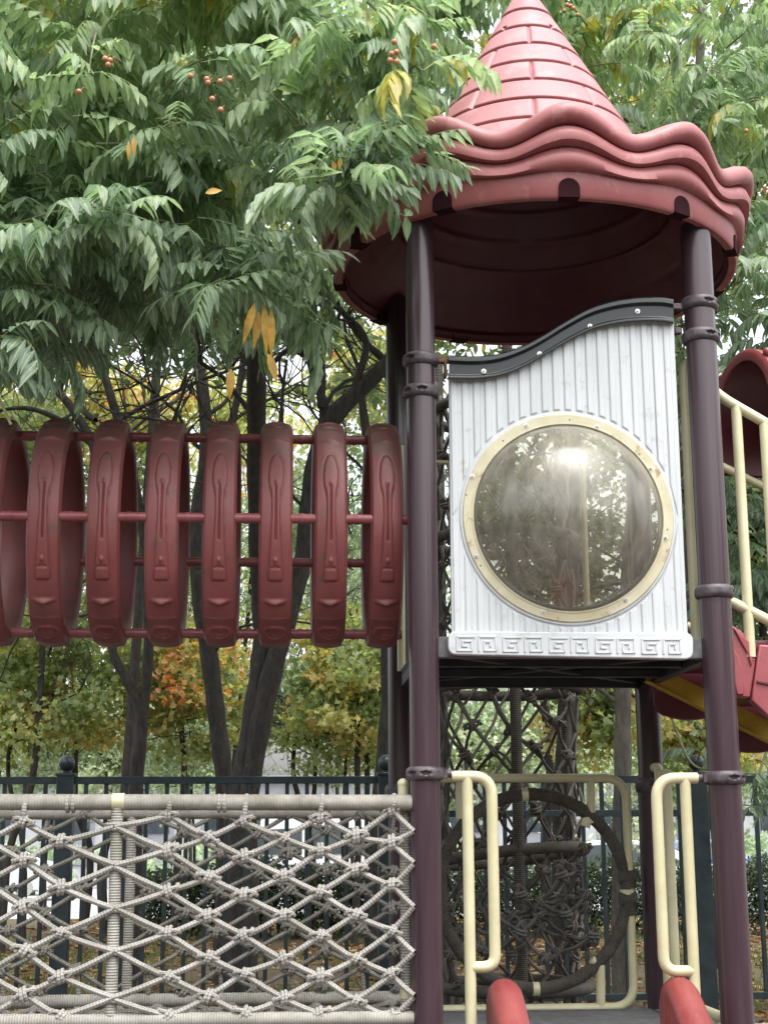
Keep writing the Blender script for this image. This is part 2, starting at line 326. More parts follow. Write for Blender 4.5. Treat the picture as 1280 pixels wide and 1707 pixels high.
def smooth_path(pts, k=6):
    P = [np.asarray(p, float) for p in pts]; out = []
    Q = [2*P[0]-P[1]]+P+[2*P[-1]-P[-2]]
    for i in range(1, len(Q)-2):
        p0, p1, p2, p3 = Q[i-1], Q[i], Q[i+1], Q[i+2]
        for j in range(k):
            t = j/k; out.append(0.5*((2*p1)+(-p0+p2)*t+(2*p0-5*p1+4*p2-p3)*t*t+(-p0+3*p1-3*p2+p3)*t**3))
    out.append(P[-1]); return out
def fillet(pts, r, k=6, closed=False):
    """polyline with rounded corners"""
    P = [np.asarray(p, float) for p in pts]; n = len(P); out = []
    for i in range(n):
        if not closed and i in (0, n-1): out.append(P[i]); continue
        a, b, c = P[i-1], P[i], P[(i+1) % n]
        u = a-b; v = c-b; lu = np.linalg.norm(u); lv = np.linalg.norm(v); u = u/lu; v = v/lv
        rr = min(r, lu*0.49, lv*0.49)
        for j in range(k+1):
            t = j/k; out.append((1-t)**2*(b+u*rr)+2*t*(1-t)*b+t*t*(b+v*rr))
    return out

# ================================================================== SETTING
# ground: play surface at 0, planting bed at 0.45 beyond the fence kerb, falling to the road
def gz(x, y):
    if y < 8.9: return 0.0
    if y < 22: return 0.45
    if y < 28: return 0.45-(y-22)/6*0.40
    return 0.05
g = MB()
ys = [-60, -10, 8.86, 8.9, 22, 28, 400]; P = []
for y in ys:
    z = 0.0 if y < 8.89 else gz(0, y)
    P.append([[x, y, z] for x in (-300, -20, 0, 20, 300)])
g.grid(np.array(P, float), flip=True)
o = g.build('ground', M_SOIL, origin=(0, 0, 0)); tag(o, None, None, kind='structure')
g = MB(); g.grid(np.array([[[x, y, 0.004] for x in (-12, 12)] for y in (-8, 8.7)], float), flip=True)
o = g.build('play_surface', M_RUBBER, origin=(0, 0, 0)); tag(o, None, None, kind='structure')
g = MB(); g.grid(np.array([[[x, y, 0.054] for x in (-200, 200)] for y in (28.1, 60)], float), flip=True)
o = g.build('road', M_ROAD, origin=(0, 0, 0)); tag(o, None, None, kind='structure')
g = MB()
g.box((0, 8.83, 0.24), (24, 0, 0), (0, .16, 0), (0, 0, .48))
o = g.build('kerb', M_WALLP, bevel=.01); tag(o, None, None, kind='structure')

# ================================================================== PLAY TOWER
tower = thing('play_tower', 'two level play tower with red pointed roof, brown posts and white window panel', 'play tower', T(SD/2, SD/2, 0))
def add_post(a, b, z1, r, m=M_POST):
    q = MB(); seg = 48; th = np.arange(seg)*2*math.pi/seg
    rad = r*(1+0.022*np.maximum(0, np.cos(8*th+0.5))**6-0.01)
    zs = np.linspace(0.0, z1, 24); c = T(a, b, 0)
    Pg = np.stack([c[0]+np.outer(np.ones_like(zs), rad*np.cos(th)), c[1]+np.outer(np.ones_like(zs), rad*np.sin(th)), np.outer(zs, np.ones(seg))], -1)
    q.grid(Pg, cv=True, flip=True); q.add(Pg[-1], [tuple(range(seg))])
    return q.build('post', m, tower, smooth=60)
postLF = add_post(0, 0, 4.13, .0605); postRF = add_post(SD, 0, 4.13, .0655)
postBL = add_post(0, SD, 4.22, .060); postBR = add_post(SD, SD, 4.22, .060)
def collar(parent, a, b, z, r, slots=(), lug=None, h=.027):
    q = MB(); seg = 96; th = np.arange(seg)*2*math.pi/seg; c = T(a, b, 0)
    t = np.linspace(-1, 1, 13); Pg = []
    prof = [(r-.004, -h)]+[(r+.004+.013*max(0, 1-abs(k)**3.5), k*h) for k in t]+[(r-.004, h)]
    for pr, pz in prof:
        row = []
        for k in th:
            rr = pr
            for s0 in slots:
                d = (k-s0+math.pi) % (2*math.pi)-math.pi
                e = (d/R(17))**2+(pz/.0095)**2
                if e < 1 and pr > r: rr = pr-.014*min(1, (1-e)*2.2)
            row.append([c[0]+rr*math.cos(k), c[1]+rr*math.sin(k), z+pz])
        Pg.append(row)
    q.grid(np.array(Pg), cv=True, flip=True)
    if lug is not None:   # connector lug toward a direction
        d = np.array(lug, float); L = np.linalg.norm(d); d /= L; side = np.cross(d, EZ)
        p0 = c+d*(r+.006)+EZ*z
        q.tube([p0, p0+d*(L*.45), p0+d*(L*.45), p0+d*L], [.019, .019, .016, .016], 14)
        q.box(p0+d*(L*.25), d*L*.3, side*.052, EZ*.034)
    q.build('collar', M_COLLAR, parent, smooth=50)
def zof(px, py, a, b):
    p = atB(px, py, b); return p[2]
fr = -math.pi/2+PHI   # facing the camera
RL = .0605; RR = .0655
collar(postLF, 0, 0, zof(697, 602, 0, 0), RL, (fr-.75, fr+1.9))
collar(postLF, 0, 0, zof(699, 655, 0, 0), RL, (fr-1.0, fr-.05))
collar(postLF, 0, 0, zof(706, 1290, 0, 0), RL, (fr-.9, fr-.05), lug=EX*.05)
collar(postRF, SD, 0, zof(1160, 509, 0, 0), RR, (fr+.3, fr+1.1))
collar(postRF, SD, 0, zof(1163, 563, 0, 0), RR, (fr+.3, fr+1.1))
collar(postRF, SD, 0, zof(1185, 988, 0, 0), RR, (fr+1.15,))
collar(postRF, SD, 0, zof(1204, 1297, 0, 0), RR, (fr+.25, fr+1.0), lug=-EX*.05)
collar(postBR, SD, SD, zof(1080, 1310, 0, SD), .060, (fr,), h=.035)
collar(postBL, 0, SD, zof(660, 1320, 0, SD), .060, (fr,), h=.035)

# ---- roof
CT = T(SD/2, SD/2, 0); CX, CY = CT[0]-.008, CT[1]
NW = 11; PH = R(3.5)
def roofpt(r, z, ang):   # ang measured from the front (camera side), positive to the right
    return [CX+r*math.sin(ang), CY-r*math.cos(ang), z]
cren = []   # lower roof: skirt + three rippled flounces
segs = 330
# profile rows: (r, z, ripple in z, ripple in r)
rows = [(.842, 4.10, 0, 0), (.872, 4.098, 0, 0), (.880, 4.108, 0, 0), (.884, 4.185, 0, 0), (.888, 4.205, .004, 0),
        (.905, 4.205, .012, .004), (.916, 4.215, .018, .008), (.918, 4.245, .022, .012), (.908, 4.275, .026, .010), (.900, 4.285, .028, .006),
        (.918, 4.284, .030, .012), (.938, 4.292, .033, .018), (.946, 4.315, .036, .020), (.942, 4.345, .038, .018), (.925, 4.362, .040, .014),
        (.935, 4.360, .042, .018), (.958, 4.366, .044, .024), (.975, 4.388, .046, .026), (.980, 4.418, .048, .026), (.968, 4.442, .048, .024), (.94, 4.452, .046, .02), (.90, 4.448, .04, .01),
        (.80, 4.44, .02, 0), (.70, 4.44, .005, 0), (.655, 4.46, 0, 0)]
Pg = []
for (r, z, wz, wr) in rows:
    row = []
    for k in range(segs):
        a = k*2*math.pi/segs; c = math.cos(NW*(a-PH)); rr = r*np.interp(z, [4.1, 4.30, 4.45], [1.075, 1.065, 1.03])+wr*c; zz = z+wz*c
        row.append(roofpt(rr, zz, a))
    Pg.append(row)
q = MB(); q.grid(np.array(Pg), cv=True, flip=True)
# inner face of the skirt and soffit
Pi = []
for (r, z) in [(.905, 4.10), (.900, 4.14), (.885, 4.24), (.80, 4.32), (.66, 4.40)]:
    Pi.append([roofpt(r, z, k*2*math.pi/segs) for k in range(segs)])
roof = q.build('roof', M_ROOF, tower, smooth=50)
# arch notches on the skirt: dark inserts coloured like the shade in open cut-outs
M_NOTCHSHADE = mat('notch_shade', (0.018, 0.004, 0.006), (0.028, 0.007, 0.010), rough=.85); M_NOTCHSHADE.node_tree.nodes['Principled BSDF'].inputs['Specular IOR Level'].default_value = .1
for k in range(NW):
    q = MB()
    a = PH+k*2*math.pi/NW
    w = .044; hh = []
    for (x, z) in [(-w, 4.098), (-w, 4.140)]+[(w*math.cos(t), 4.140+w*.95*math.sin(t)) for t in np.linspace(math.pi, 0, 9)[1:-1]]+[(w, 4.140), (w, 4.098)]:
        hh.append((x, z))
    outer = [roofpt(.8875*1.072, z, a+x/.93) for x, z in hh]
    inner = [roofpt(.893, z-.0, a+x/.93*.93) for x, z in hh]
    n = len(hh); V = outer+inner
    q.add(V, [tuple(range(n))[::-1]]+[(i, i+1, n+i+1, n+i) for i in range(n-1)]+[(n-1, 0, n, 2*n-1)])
    q.build('shaded_notch', M_NOTCHSHADE, roof)
# cone with brick courses
ncr = 480; zc = np.linspace(4.45, 5.70, 330); RB = .668
cour = .132; nb = 5
Pg = []
def cone_r(z): return max(.012, RB*(5.70-z)/1.25)
for z in zc:
    row = []; kz = (z-4.40)/cour; k = math.floor(kz); fz = kz-k
    dz = min(fz, 1-fz)*cour
    for j in range(ncr):
        a = j*2*math.pi/ncr
        u = (a-R(-3))/(2*math.pi)*nb+0.5*(k % 2); fu = u-math.floor(u)
        da = min(fu, 1-fu)*2*math.pi/nb*cone_r(z)
        g1 = math.exp(-(dz/.006)**2)
        g2 = math.exp(-(da/.009)**2) if z < 5.35 else 0
        # each course swells a little toward its lower edge
        rr = cone_r(z)+.004*(1-fz)-.015*max(g1, g2)
        row.append(roofpt(max(.004, rr), z, a))
    Pg.append(row)
q = MB(); q.grid(np.array(Pg), cv=True, flip=True)
q.build('cone', M_CONE, roof, smooth=60)
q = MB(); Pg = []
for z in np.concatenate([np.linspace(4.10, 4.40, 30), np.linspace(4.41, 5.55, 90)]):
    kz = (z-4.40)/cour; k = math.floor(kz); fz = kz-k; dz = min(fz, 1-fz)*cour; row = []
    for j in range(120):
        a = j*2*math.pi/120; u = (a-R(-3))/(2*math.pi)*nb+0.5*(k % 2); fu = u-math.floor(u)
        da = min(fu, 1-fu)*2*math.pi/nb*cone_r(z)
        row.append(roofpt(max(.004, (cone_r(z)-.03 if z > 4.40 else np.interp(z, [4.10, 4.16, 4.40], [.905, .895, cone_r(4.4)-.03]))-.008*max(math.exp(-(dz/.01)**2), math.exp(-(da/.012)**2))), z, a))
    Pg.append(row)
q.grid(np.array(Pg), cv=True); q.build('shaded_roof_inside', M_SHADERED, roof, smooth=60)  # same plastic as the roof, coloured darker for the shade inside

# ---- white window panel
PB = -0.012   # front face plane of the panel (tower frame b)
def pp(px, py, b=PB): return atB(px, py, b)
pl = thing_tmp = MB()
topc = [(748, 622), (800, 622), (840, 615), (880, 600), (920, 576), (960, 553), (1000, 537), (1040, 528), (1080, 525), (1122, 528)]
body = [pp(753, 1062), pp(1146, 1064)]+[pp(x, y) for x, y in reversed(topc)]
bp = [np.array(p) for p in body]
# corrugation ribs following the outline
CXp, CYp, CR = 946.5, 862.5, 183.0
def top_y(x): return np.interp(x, [c[0] for c in topc], [c[1] for c in topc])-2
def aZ(px, py):
    a, b, z = AB(pp(px, py)); return a, z
aL, _ = aZ(750.5, 900); aR, _ = aZ(1136, 900)
acen, zcen = aZ(CXp, CYp); rad = (aZ(CXp+CR, CYp)[0]-aZ(CXp-CR, CYp)[0])/2
nr = 20; pit = (aR-aL)/nr
tops_a = [aZ(x, y)[0] for x, y in topc]; tops_z = [aZ(x, y)[1] for x, y in topc]
zb = aZ(950, 1058)[1]
def rib(a0, a1, zlo, zhi):
    """raised trapezoid bar, zlo/zhi functions of a"""
    ins = .006; h = .0065
    A = [a0, a1]
    V = [T(a0, PB-.0005, zlo(a0)), T(a1, PB-.0005, zlo(a1)), T(a1, PB-.0005, zhi(a1)), T(a0, PB-.0005, zhi(a0)),
         T(a0+ins, PB-h, zlo(a0+ins)+ins), T(a1-ins, PB-h, zlo(a1-ins)+ins), T(a1-ins, PB-h, zhi(a1-ins)-ins), T(a0+ins, PB-h, zhi(a0+ins)-ins)]
    pl.add(V, [(4, 5, 6, 7), (0, 1, 5, 4), (1, 2, 6, 5), (2, 3, 7, 6), (3, 0, 4, 7)])
for k in range(nr):
    a0 = aL+(k+.14)*pit; a1 = aL+(k+.80)*pit
    zt = lambda a: float(np.interp(a, tops_a, tops_z)); zl = lambda a: zb
    am = (a0+a1)/2
    if abs(a0-acen) > rad and abs(a1-acen) > rad: rib(a0, a1, zl, zt)
    else:
        up = lambda a: zcen+math.sqrt(max(0, rad**2-(a-acen)**2)); lo = lambda a: zcen-math.sqrt(max(0, rad**2-(a-acen)**2))
        rib(a0, a1, up, zt)
        if min(lo(a0), lo(a1))-zb > .016: rib(a0, a1, zl, lo)
# body plate with the round opening
outl = [AB(p) for p in bp]; poly = [(a-acen, z-zcen) for a, _, z in outl]
def hit(t):
    c, s_ = math.cos(t), math.sin(t); best = None
    for i in range(len(poly)):
        x1, y1 = poly[i]; x2, y2 = poly[(i+1) % len(poly)]; dx, dy = x2-x1, y2-y1; den = c*dy-s_*dx
        if abs(den) < 1e-9: continue
        k = (x1*dy-y1*dx)/den; u = (x1*s_-y1*c)/den
        if k > 0 and -1e-6 <= u <= 1+1e-6: best = k if best is None else min(best, k)
    return best
angs = sorted(set([round(float(x), 5) for x in np.linspace(0, 2*math.pi, 96, endpoint=False)]+[round(math.atan2(y, x) % (2*math.pi), 5) for x, y in poly]))
ri = rad*155/CR; Pg = []
for r_, b_ in ((ri, PB), (None, PB), (None, PB+.028), (ri, PB+.028), (ri, PB)):
    Pg.append([T(acen+(r_ or hit(t))*math.cos(t), b_, zcen+(r_ or hit(t))*math.sin(t)) for t in angs])
pl.grid(np.array(Pg), cv=True)
# raised circular seat
def ring(mb, r0, r1, b0, b1, ca, cz, seg=72, lip=.004, mi=0):
    th = np.linspace(0, 2*math.pi, seg, endpoint=False); prof = [(r0, b0), (r0, b1+lip), (r0+lip, b1), (r1-lip, b1), (r1, b1+lip), (r1, b0)]
    mb.grid(np.array([[T(ca+r*math.cos(t), bb, cz+r*math.sin(t)) for t in th] for r, bb in prof]), cv=True, mi=mi)
rpx = lambda px: rad*px/CR
ring(pl, rpx(150), rpx(180), PB, PB-.008, acen, zcen)
panel = pl.build('wall_panel', M_WHITE, tower, bevel=.0015, smooth=30)
# base rail with fret
q = MB()
base = fillet([pp(747, 1052, PB-.028), pp(1155, 1055, PB-.028), pp(1155, 1099, PB-.028), pp(747, 1091, PB-.028)], .035, 5, closed=True)
q.prism(base, EY*.05)
rail = q.build('base_rail', M_WHITE, panel, bevel=.005, seg=3)
q = MB()
def bar2(p0, p1, wd=.0075, h=.005):
    p0 = np.array(p0); p1 = np.array(p1); d = p1-p0; L = np.linalg.norm(d); d = d/L; s_ = np.cross(d, EY)
    q.box((p0+p1)/2, d*(L+wd), s_*wd, EY*h)
for k in range(5):
    for half in (0, 1):
        x0 = 762+k*77.0+half*36; y0 = 1061.5+k*1.1; W = 28; H = 23
        path = [(0, 0), (0, 1), (.86, 1), (.86, .32), (.3, .32), (.3, .68), (.56, .68)] if not half else [(0, 1), (0, 0), (1, 0), (1, 1), (.32, 1), (.32, .36), (.68, .36), (.68, .68)]
        if not half: path = [(1, 0)]+path
        pts = [pp(x0+u*W, y0+v*H, PB-.030) for u, v in path]
        for i in range(len(pts)-1): bar2(pts[i], pts[i+1])
q.build('fret_pattern', M_WHITE, rail, bevel=.0012)
# dark curved trim
q = MB()
te = smooth_path([(748, 592, 0), (790, 594, 0), (830, 590, 0), (870, 577, 0), (905, 559, 0), (940, 537, 0), (980, 515, 0), (1020, 502, 0), (1060, 496, 0), (1100, 495, 0), (1122, 498, 0)], 4)
be = smooth_path([(748, 632, 0), (795, 632, 0), (836, 626, 0), (876, 610, 0), (914, 588, 0), (950, 567, 0), (988, 549, 0), (1026, 540, 0), (1062, 536, 0), (1100, 536, 0), (1122, 539, 0)], 4)
Pg = []
for t_, b_ in zip(te, be):
    row = []
    for (f, bb) in [(0, .03), (0, -.030), (.04, -.042), (.22, -.044), (.30, -.036), (.36, -.030), (.80, -.030), (.88, -.040), (.97, -.040), (1.0, -.034), (1.0, .03)]:
        x = t_[0]*(1-f)+b_[0]*f; y = t_[1]*(1-f)+b_[1]*f
        row.append(pp(x, y, PB+bb))
    Pg.append(row)
q.grid(np.array(Pg), cv=True)
for e in (Pg[0], Pg[-1]): q.add(e, [tuple(range(len(e)))])
trim = q.build('top_trim', M_TRIM, panel, smooth=35, bevel=.002)
def bolt(px, py, b, parent, r=.009, wr=.016):
    q = MB(); c = atB(px, py, b)
    th = np.linspace(0, 2*math.pi, 14, endpoint=False)
    def rg(rr, bb): return [c+EX*rr*math.cos(t)+EZ*rr*math.sin(t)+EY*bb for t in th]
    q.grid(np.array([rg(wr, 0), rg(wr, -.003), rg(r, -.003), rg(r, -.008), rg(r*.75, -.011), rg(r*.35, -.011), rg(r*.35, -.006)]), cv=True)
    q.add(rg(r*.35, -.006), [tuple(range(14))])
    q.build('bolt', M_STEEL, parent)
for x, y in [(806, 619), (899, 590), (983, 544), (1062, 519)]: bolt(x, y, PB-.030, trim, .006, .0105)
# window: flange + dome
q = MB(); ring(q, rpx(157), rpx(175), PB-.006, PB-.016, acen, zcen, lip=.003)
ring(q, rpx(157.5), rpx(160.5), PB-.015, PB-.019, acen, zcen, lip=.001)
fl = q.build('window_flange', M_FLANGE, panel, smooth=40)
for x, y in [(877, 709), (995, 711), (1084, 781), (1109, 896), (1042, 1000), (906, 1020), (794, 927), (787, 794)]: bolt(x, y, PB-.016, fl, .006, .010)
q = MB()
for (px_, py_) in [(838, 735), (949, 700), (1065, 757), (1112, 883), (777, 825), (801, 943)]:
    c = atB(px_, py_, PB-.0162); th = np.linspace(0, 2*math.pi, 10, endpoint=False)
    q.add([c+EX*.004*math.cos(t)+EZ*.004*math.sin(t) for t in th], [tuple(range(10))])
q.build('screw_hole', M_RUST, fl)
q = MB(); rd = rpx(157); hd = .21
Rs = (rd*rd+hd*hd)/(2*hd); amax = math.asin(rd/Rs)
for off in (0, .004):
    Pg = []
    for al in np.linspace(.0001, amax, 22):
        Pg.append([T(acen+(Rs-off)*math.sin(al)*math.cos(t), PB-.012-(hd-Rs)-(Rs-off)*math.cos(al), zcen+(Rs-off)*math.sin(al)*math.sin(t)) for t in np.linspace(0, 2*math.pi, 64, endpoint=False)])
    q.grid(np.array(Pg), cv=True, flip=False)
q.build('bubble_window', M_DOME, panel, smooth=80)
# rusty side brackets
q = MB()
q.box(atB(737, 600, 0), EX*.055, EY*.03, EZ*.03); q.box(atB(742, 615, 0), EX*.012, EY*.04, EZ*.08)
q.build('bracket', M_RUST, panel, bevel=.004)
q = MB()
q.box(atB(1128, 512, 0), EX*.05, EY*.03, EZ*.028); q.build('bracket', M_COLLAR, panel, bevel=.004); q = MB(); q.box(atB(1129, 552, 0), EX*.03, EY*.03, EZ*.028)
q.build('bracket', M_COLLAR, panel, bevel=.004)

# ---- upper deck
q = MB(); zd = 2.225
def dbox(a0, a1, b0, b1, z0, z1, mi=0): q.box(T((a0+a1)/2, (b0+b1)/2, (z0+z1)/2), EX*(a1-a0), EY*(b1-b0), EZ*(z1-z0), mi)
dbox(0, SD, .03, SD-.0, zd+.05, zd+.085)
dbox(.05, SD-.05, .0, .045, zd+.004, zd+.09, 1)
for b in (.4, .8): dbox(.02, SD-.02, b-.02, b+.02, zd+.012, zd+.049)
dbox(.0, .045, .06, SD-.06, zd+.002, zd+.088); dbox(SD-.045, SD, .06, SD-.06, zd+.002, zd+.088); dbox(.06, SD-.06, SD-.045, SD, zd+.003, zd+.087)
for x in (-1, 1):
    p0 = T(SD/2, SD/2, zd+.03); d = (EX+x*EY)/math.sqrt(2); q.box(p0, d*1.5, np.cross(d, EZ)*.035, EZ*.02)
q.build('upper_deck', [M_DECK, M_DECKG], tower, bevel=.003)
# ---- lower deck with slots
q = MB(); zl_ = 0.735
dbox(.05, SD-.05, .0, .05, zl_-.09, zl_); dbox(.05, SD-.05, SD-.05, SD, zl_-.09, zl_); dbox(0, .05, .06, SD-.06, zl_-.09, zl_); dbox(SD-.05, SD, .06, SD-.06, zl_-.09, zl_)
for k in range(22):
    b = .062+k*.050; dbox(.052, SD-.052, b, b+.030, zl_-.03, zl_-.004)
for k in range(12):
    a = .10+k*.092; dbox(a, a+.03, .05, SD-.05, zl_-.028, zl_-.006)
q.build('lower_deck', M_DECKG, tower, bevel=.002)

# ---- cream grab rails at the slide opening
TR = .0225
def creamtube(parent, name, paths, m=M_CREAM, r=TR, seg=14):
    q = MB()
    for p in paths: q.tube(p, r if np.isscalar(r) else r, seg)
    return q.build(name, m, parent, smooth=60)
zlow = .62
a1, _, z1 = AB(atB(825, 1294, 0)); aP, _, _ = AB(atB(780, 1400, 0)); zt = AB(atB(790, 1294, 0))[2]; zb2 = AB(atB(810, 1612, 0))[2]; aQ = AB(atB(822, 1450, 0))[0]
creamtube(tower, 'grab_rail', [fillet([T(.105, 0, zt), T(aQ, 0, zt), T(aQ, 0, zb2), T(aP, 0, zb2)], .085, 8), [T(aP, 0, zt), T(aP, 0, zlow)]])
zt = AB(atB(1140, 1297, 0))[2]; aP = AB(atB(1148, 1450, 0))[0]; aQ = AB(atB(1099, 1450, 0))[0]; zb2 = AB(atB(1130, 1619, 0))[2]
creamtube(tower, 'grab_rail', [fillet([T(SD-.112, 0, zt), T(aQ, 0, zt), T(aQ, 0, zb2), T(aP, 0, zb2)], .085, 8), [T(aP, 0, zt), T(aP, 0, zlow)]])
# side frame of the lower level (right), between front and back right posts
zt = 1.84; 
pth = fillet([T(SD, .09, zt), T(SD, .14, zt), T(SD, .14, .80), T(SD, SD-.16, .80), T(SD, SD-.16, zt), T(SD, SD-.08, zt)], .06, 6)
creamtube(tower, 'side_rail', [pth, [T(SD, .30, .80), T(SD, .30, .66)], [T(SD, SD-.30, .80), T(SD, SD-.30, zt-.02)]])
# back guard on the upper level
q = []
z0 = 2.42; z1 = 3.36
q.append([T(.06, SD, z1), T(.26, SD, z1), T(.27, SD, z1-.3)]); q.append([T(.09, SD, z0), T(SD-.09, SD, z0)])
for a in (.93,): q.append([T(a, SD, z0), T(a, SD, z1)])
creamtube(tower, 'guard_rail', q, r=.016)
for b_ in (.085, SD-.085): creamtube(tower, 'guard_rail', [[T(0, b_, 2.30), T(0, b_, 3.42)]], r=.02)

# ================================================================== ROUND NET GATE AT THE BACK (cream frame + wrapped hoop)
fr_ = thing('hoop_frame', 'cream tube frame holding a large rope wrapped hoop at the back of the lower deck', 'hoop frame', T(.6, SD, .73))
BB = SD
zt = AB(atB(900, 1297, BB))[2]; zbt = AB(atB(900, 1681, BB))[2]; aR_ = AB(atB(1049, 1480, BB))[0]; aL_ = .09
main = fillet([T(aL_, BB, zt), T(aR_, BB, zt), T(aR_, BB, zbt), T(aL_, BB, zbt)], .11, 8)
ha, _, hz = AB(atB(889, 1484, BB)); hr = 158/F*(T(ha, BB, 0)[1])/1.035
tabs = []
for (x, y0, y1) in [(984, 1300, 1372), (1000, 1608, 1680), (766, 1300, 1365)]:
    tabs.append([atB(x, y0, BB), atB(x+1, y1, BB)])
creamtube(fr_, 'frame', [main]+tabs, r=.021)
tabs = [[atB(984, 1352, BB), atB(975, 1378, BB)], [atB(1000, 1612, BB), atB(985, 1600, BB)], [atB(1052, 1500, BB), atB(1040, 1500, BB)]]
for t_ in tabs: creamtube(fr_, 'bracket', [t_], r=.022)
q = MB(); th = np.linspace(0, 2*math.pi, 72, endpoint=False)
q.tube([T(ha+hr*math.cos(t), BB+.005, hz+hr*math.sin(t)) for t in th], .030, 16, closed=True)
hp = q.build('wrapped_hoop', M_DWRAP, fr_, smooth=70)
for t0 in (R(94), R(-90), R(-2)):
    q = MB(); q.tube([T(ha+hr*math.cos(t), BB+.005, hz+hr*math.sin(t)) for t in np.linspace(t0-.035, t0+.035, 4)], .0315, 16)
    q.build('bare_pipe', M_CREAM, hp, smooth=70)
q = MB()
for z in (hz-.045, hz+.06): q.tube([T(aR_-.05, BB, z), T(aR_+.03, BB, z+.003)], .034, 14)
for y in (1470, 1515):
    p = atB(1049, y, BB); q.tube([p-EZ*.03, p+EZ*.03], .028, 14)
q.build('cord_binding', M_DWRAP, hp, smooth=70)

# ================================================================== CLIMBING NET TUBE behind
def knot_mesh(name, m, s=1.0):
    q = MB(); r = .0085*s
    for k, dx in enumerate((-.0075*s, .0075*s)):
        th = np.linspace(0, 2*math.pi, 14, endpoint=False)
        q.tube([(dx+.006*s*math.sin(t), .0215*s*math.cos(t), .026*s*math.sin(t)) for t in th], r, 7, closed=True)
    q.tube(smooth_path([(-.046*s, .004, -.012*s), (-.034*s, -.014*s, .006*s), (0, -.016*s, .012*s), (.034*s, -.014*s, .004*s), (.048*s, .004, -.012*s)], 3), r*1.08, 7)
    q.tube(smooth_path([(-.044*s, .0, .014*s), (-.03*s, -.006*s, -.010*s), (0, .012*s, -.014*s), (.03*s, -.012*s, -.008*s), (.046*s, .0, .012*s)], 3), r*1.05, 7)
    V = np.concatenate(q.v); me = bpy.data.meshes.new(name); me.from_pydata(V.tolist(), [], q.f)
    ul = me.uv_layers.new(name='UVMap'); ul.data.foreach_set('uv', np.array([c for f in q.uv for u in f for c in u], dtype=np.float32))
    me.materials.append(m); me.polygons.foreach_set('use_smooth', [True]*len(me.polygons)); me.update(); return me
KM = knot_mesh('knot', M_ROPE); KMB = knot_mesh('knot', M_ROPEB); KMD = knot_mesh('knot', M_DROPE, 1.1)
def put_knot(me, parent, p, rotz=0.0, tilt=0.0, s=1.0):
    o = bpy.data.objects.new('knot', me); COL.objects.link(o); o.parent = parent
    o.location = (np.asarray(p)-parent_loc(parent)).tolist(); o.rotation_euler = (random.uniform(-.3, .3), tilt, rotz); o.scale = (s, s, s*random.uniform(.85, 1.1))
    return o
tc_ = atY(851, 1400, 8.25); NR = .40
tub = thing('climbing_net_tube', 'tall dark rope net tube with wrapped hoops behind the lower deck', 'climbing net', (tc_[0], tc_[1], .45))
def cyl(th, z, r=NR): return np.array([tc_[0]+r*math.sin(th), tc_[1]-r*math.cos(th), z])
for z in (.75, 1.42, 2.32, 3.15, 3.9):
    q = MB(); tilt = .05 if z == 1.42 else 0.0
    q.tube([cyl(t, z+tilt*math.sin(t*1+.8)) for t in np.linspace(0, 2*math.pi, 48, endpoint=False)], .030, 12, closed=True); q.build('hoop', M_DWRAP, tub, smooth=70)
for t in (0.02, 2.1, 4.2):
    q = MB(); q.tube([cyl(t, z) for z in np.linspace(.46, 4.3, 12)], .026 if t > 1 else .030, 12); q.build('upright', M_DWRAP, tub, smooth=70)
q = MB(); NC = 11; kn = []
rowz = np.arange(.6, 4.1, .15); jit = {}
def nd(i, j):
    key = (i % NC, j)
    if key not in jit:
        th = (i % NC+.5*(j % 2))*2*math.pi/NC+random.uniform(-.07, .07)
        jit[key] = cyl(th, rowz[j]+random.uniform(-.03, .03), NR*random.uniform(.86, 1.0))
    return jit[key]
for j in range(len(rowz)-1):
    for i in range(NC):
        a = nd(i, j)
        for di in ((0, -1) if j % 2 == 0 else (0, 1)):
            b = nd(i+di, j+1); mid = (a+b)/2+np.array([random.uniform(-.012, .012), random.uniform(-.012, .012), -.006])
            q.tube([a, mid, b], .0092, 6, caps=False)
net = q.build('rope_net', M_DROPE, tub, smooth=70)
kk = [(k, v) for k, v in jit.items() if v[2] < 2.35 or v[1] < tc_[1]]
kk.sort(key=lambda t: t[1][1]); kk = kk[:100]
for k, v in kk: put_knot(KMD, net, v, rotz=random.uniform(-.8, .8), tilt=random.uniform(-1.2, 1.2), s=random.uniform(.8, 1.0))
# sagging inner net of the low entrance: bunched dark ropes inside the hoop
q = MB(); nodes = {}
for i in range(6):
    for j in range(6):
        a = ha-.28+i*.112+random.uniform(-.02, .02)+(.03 if j % 2 else 0); z = hz-.30+j*.088+random.uniform(-.03, .03)+.05*((i-3)/3)**2
        if (a-ha)**2+(z-hz)**2 < (hr-.03)**2 and (z < hz+.02 or a > ha+.14): nodes[(i, j)] = T(a, BB+.10+.25*abs(math.sin(j*1.3+i))*.8, z)
for (i, j), p in nodes.items():
    for d in ((1, 1), (-1, 1), (1, 0)):
        if (i+d[0], j+d[1]) in nodes and random.random() < .6:
            p2 = nodes[(i+d[0], j+d[1])]; q.tube([p, (p+p2)/2+np.array([0, 0, -.015]), p2], .0105, 6, caps=False)
sag = thing('slack_rope_net', 'slack bunched dark rope net hanging inside the wrapped hoop', 'rope net', T(ha, BB+.15, hz-.3))
sn = q.build('net_rope', M_DROPE, sag, smooth=70)
for k, p in list(nodes.items()): put_knot(KMD, sn, p, rotz=random.uniform(-1, 1), tilt=random.uniform(-1.5, 1.5), s=random.uniform(.75, 1.0))

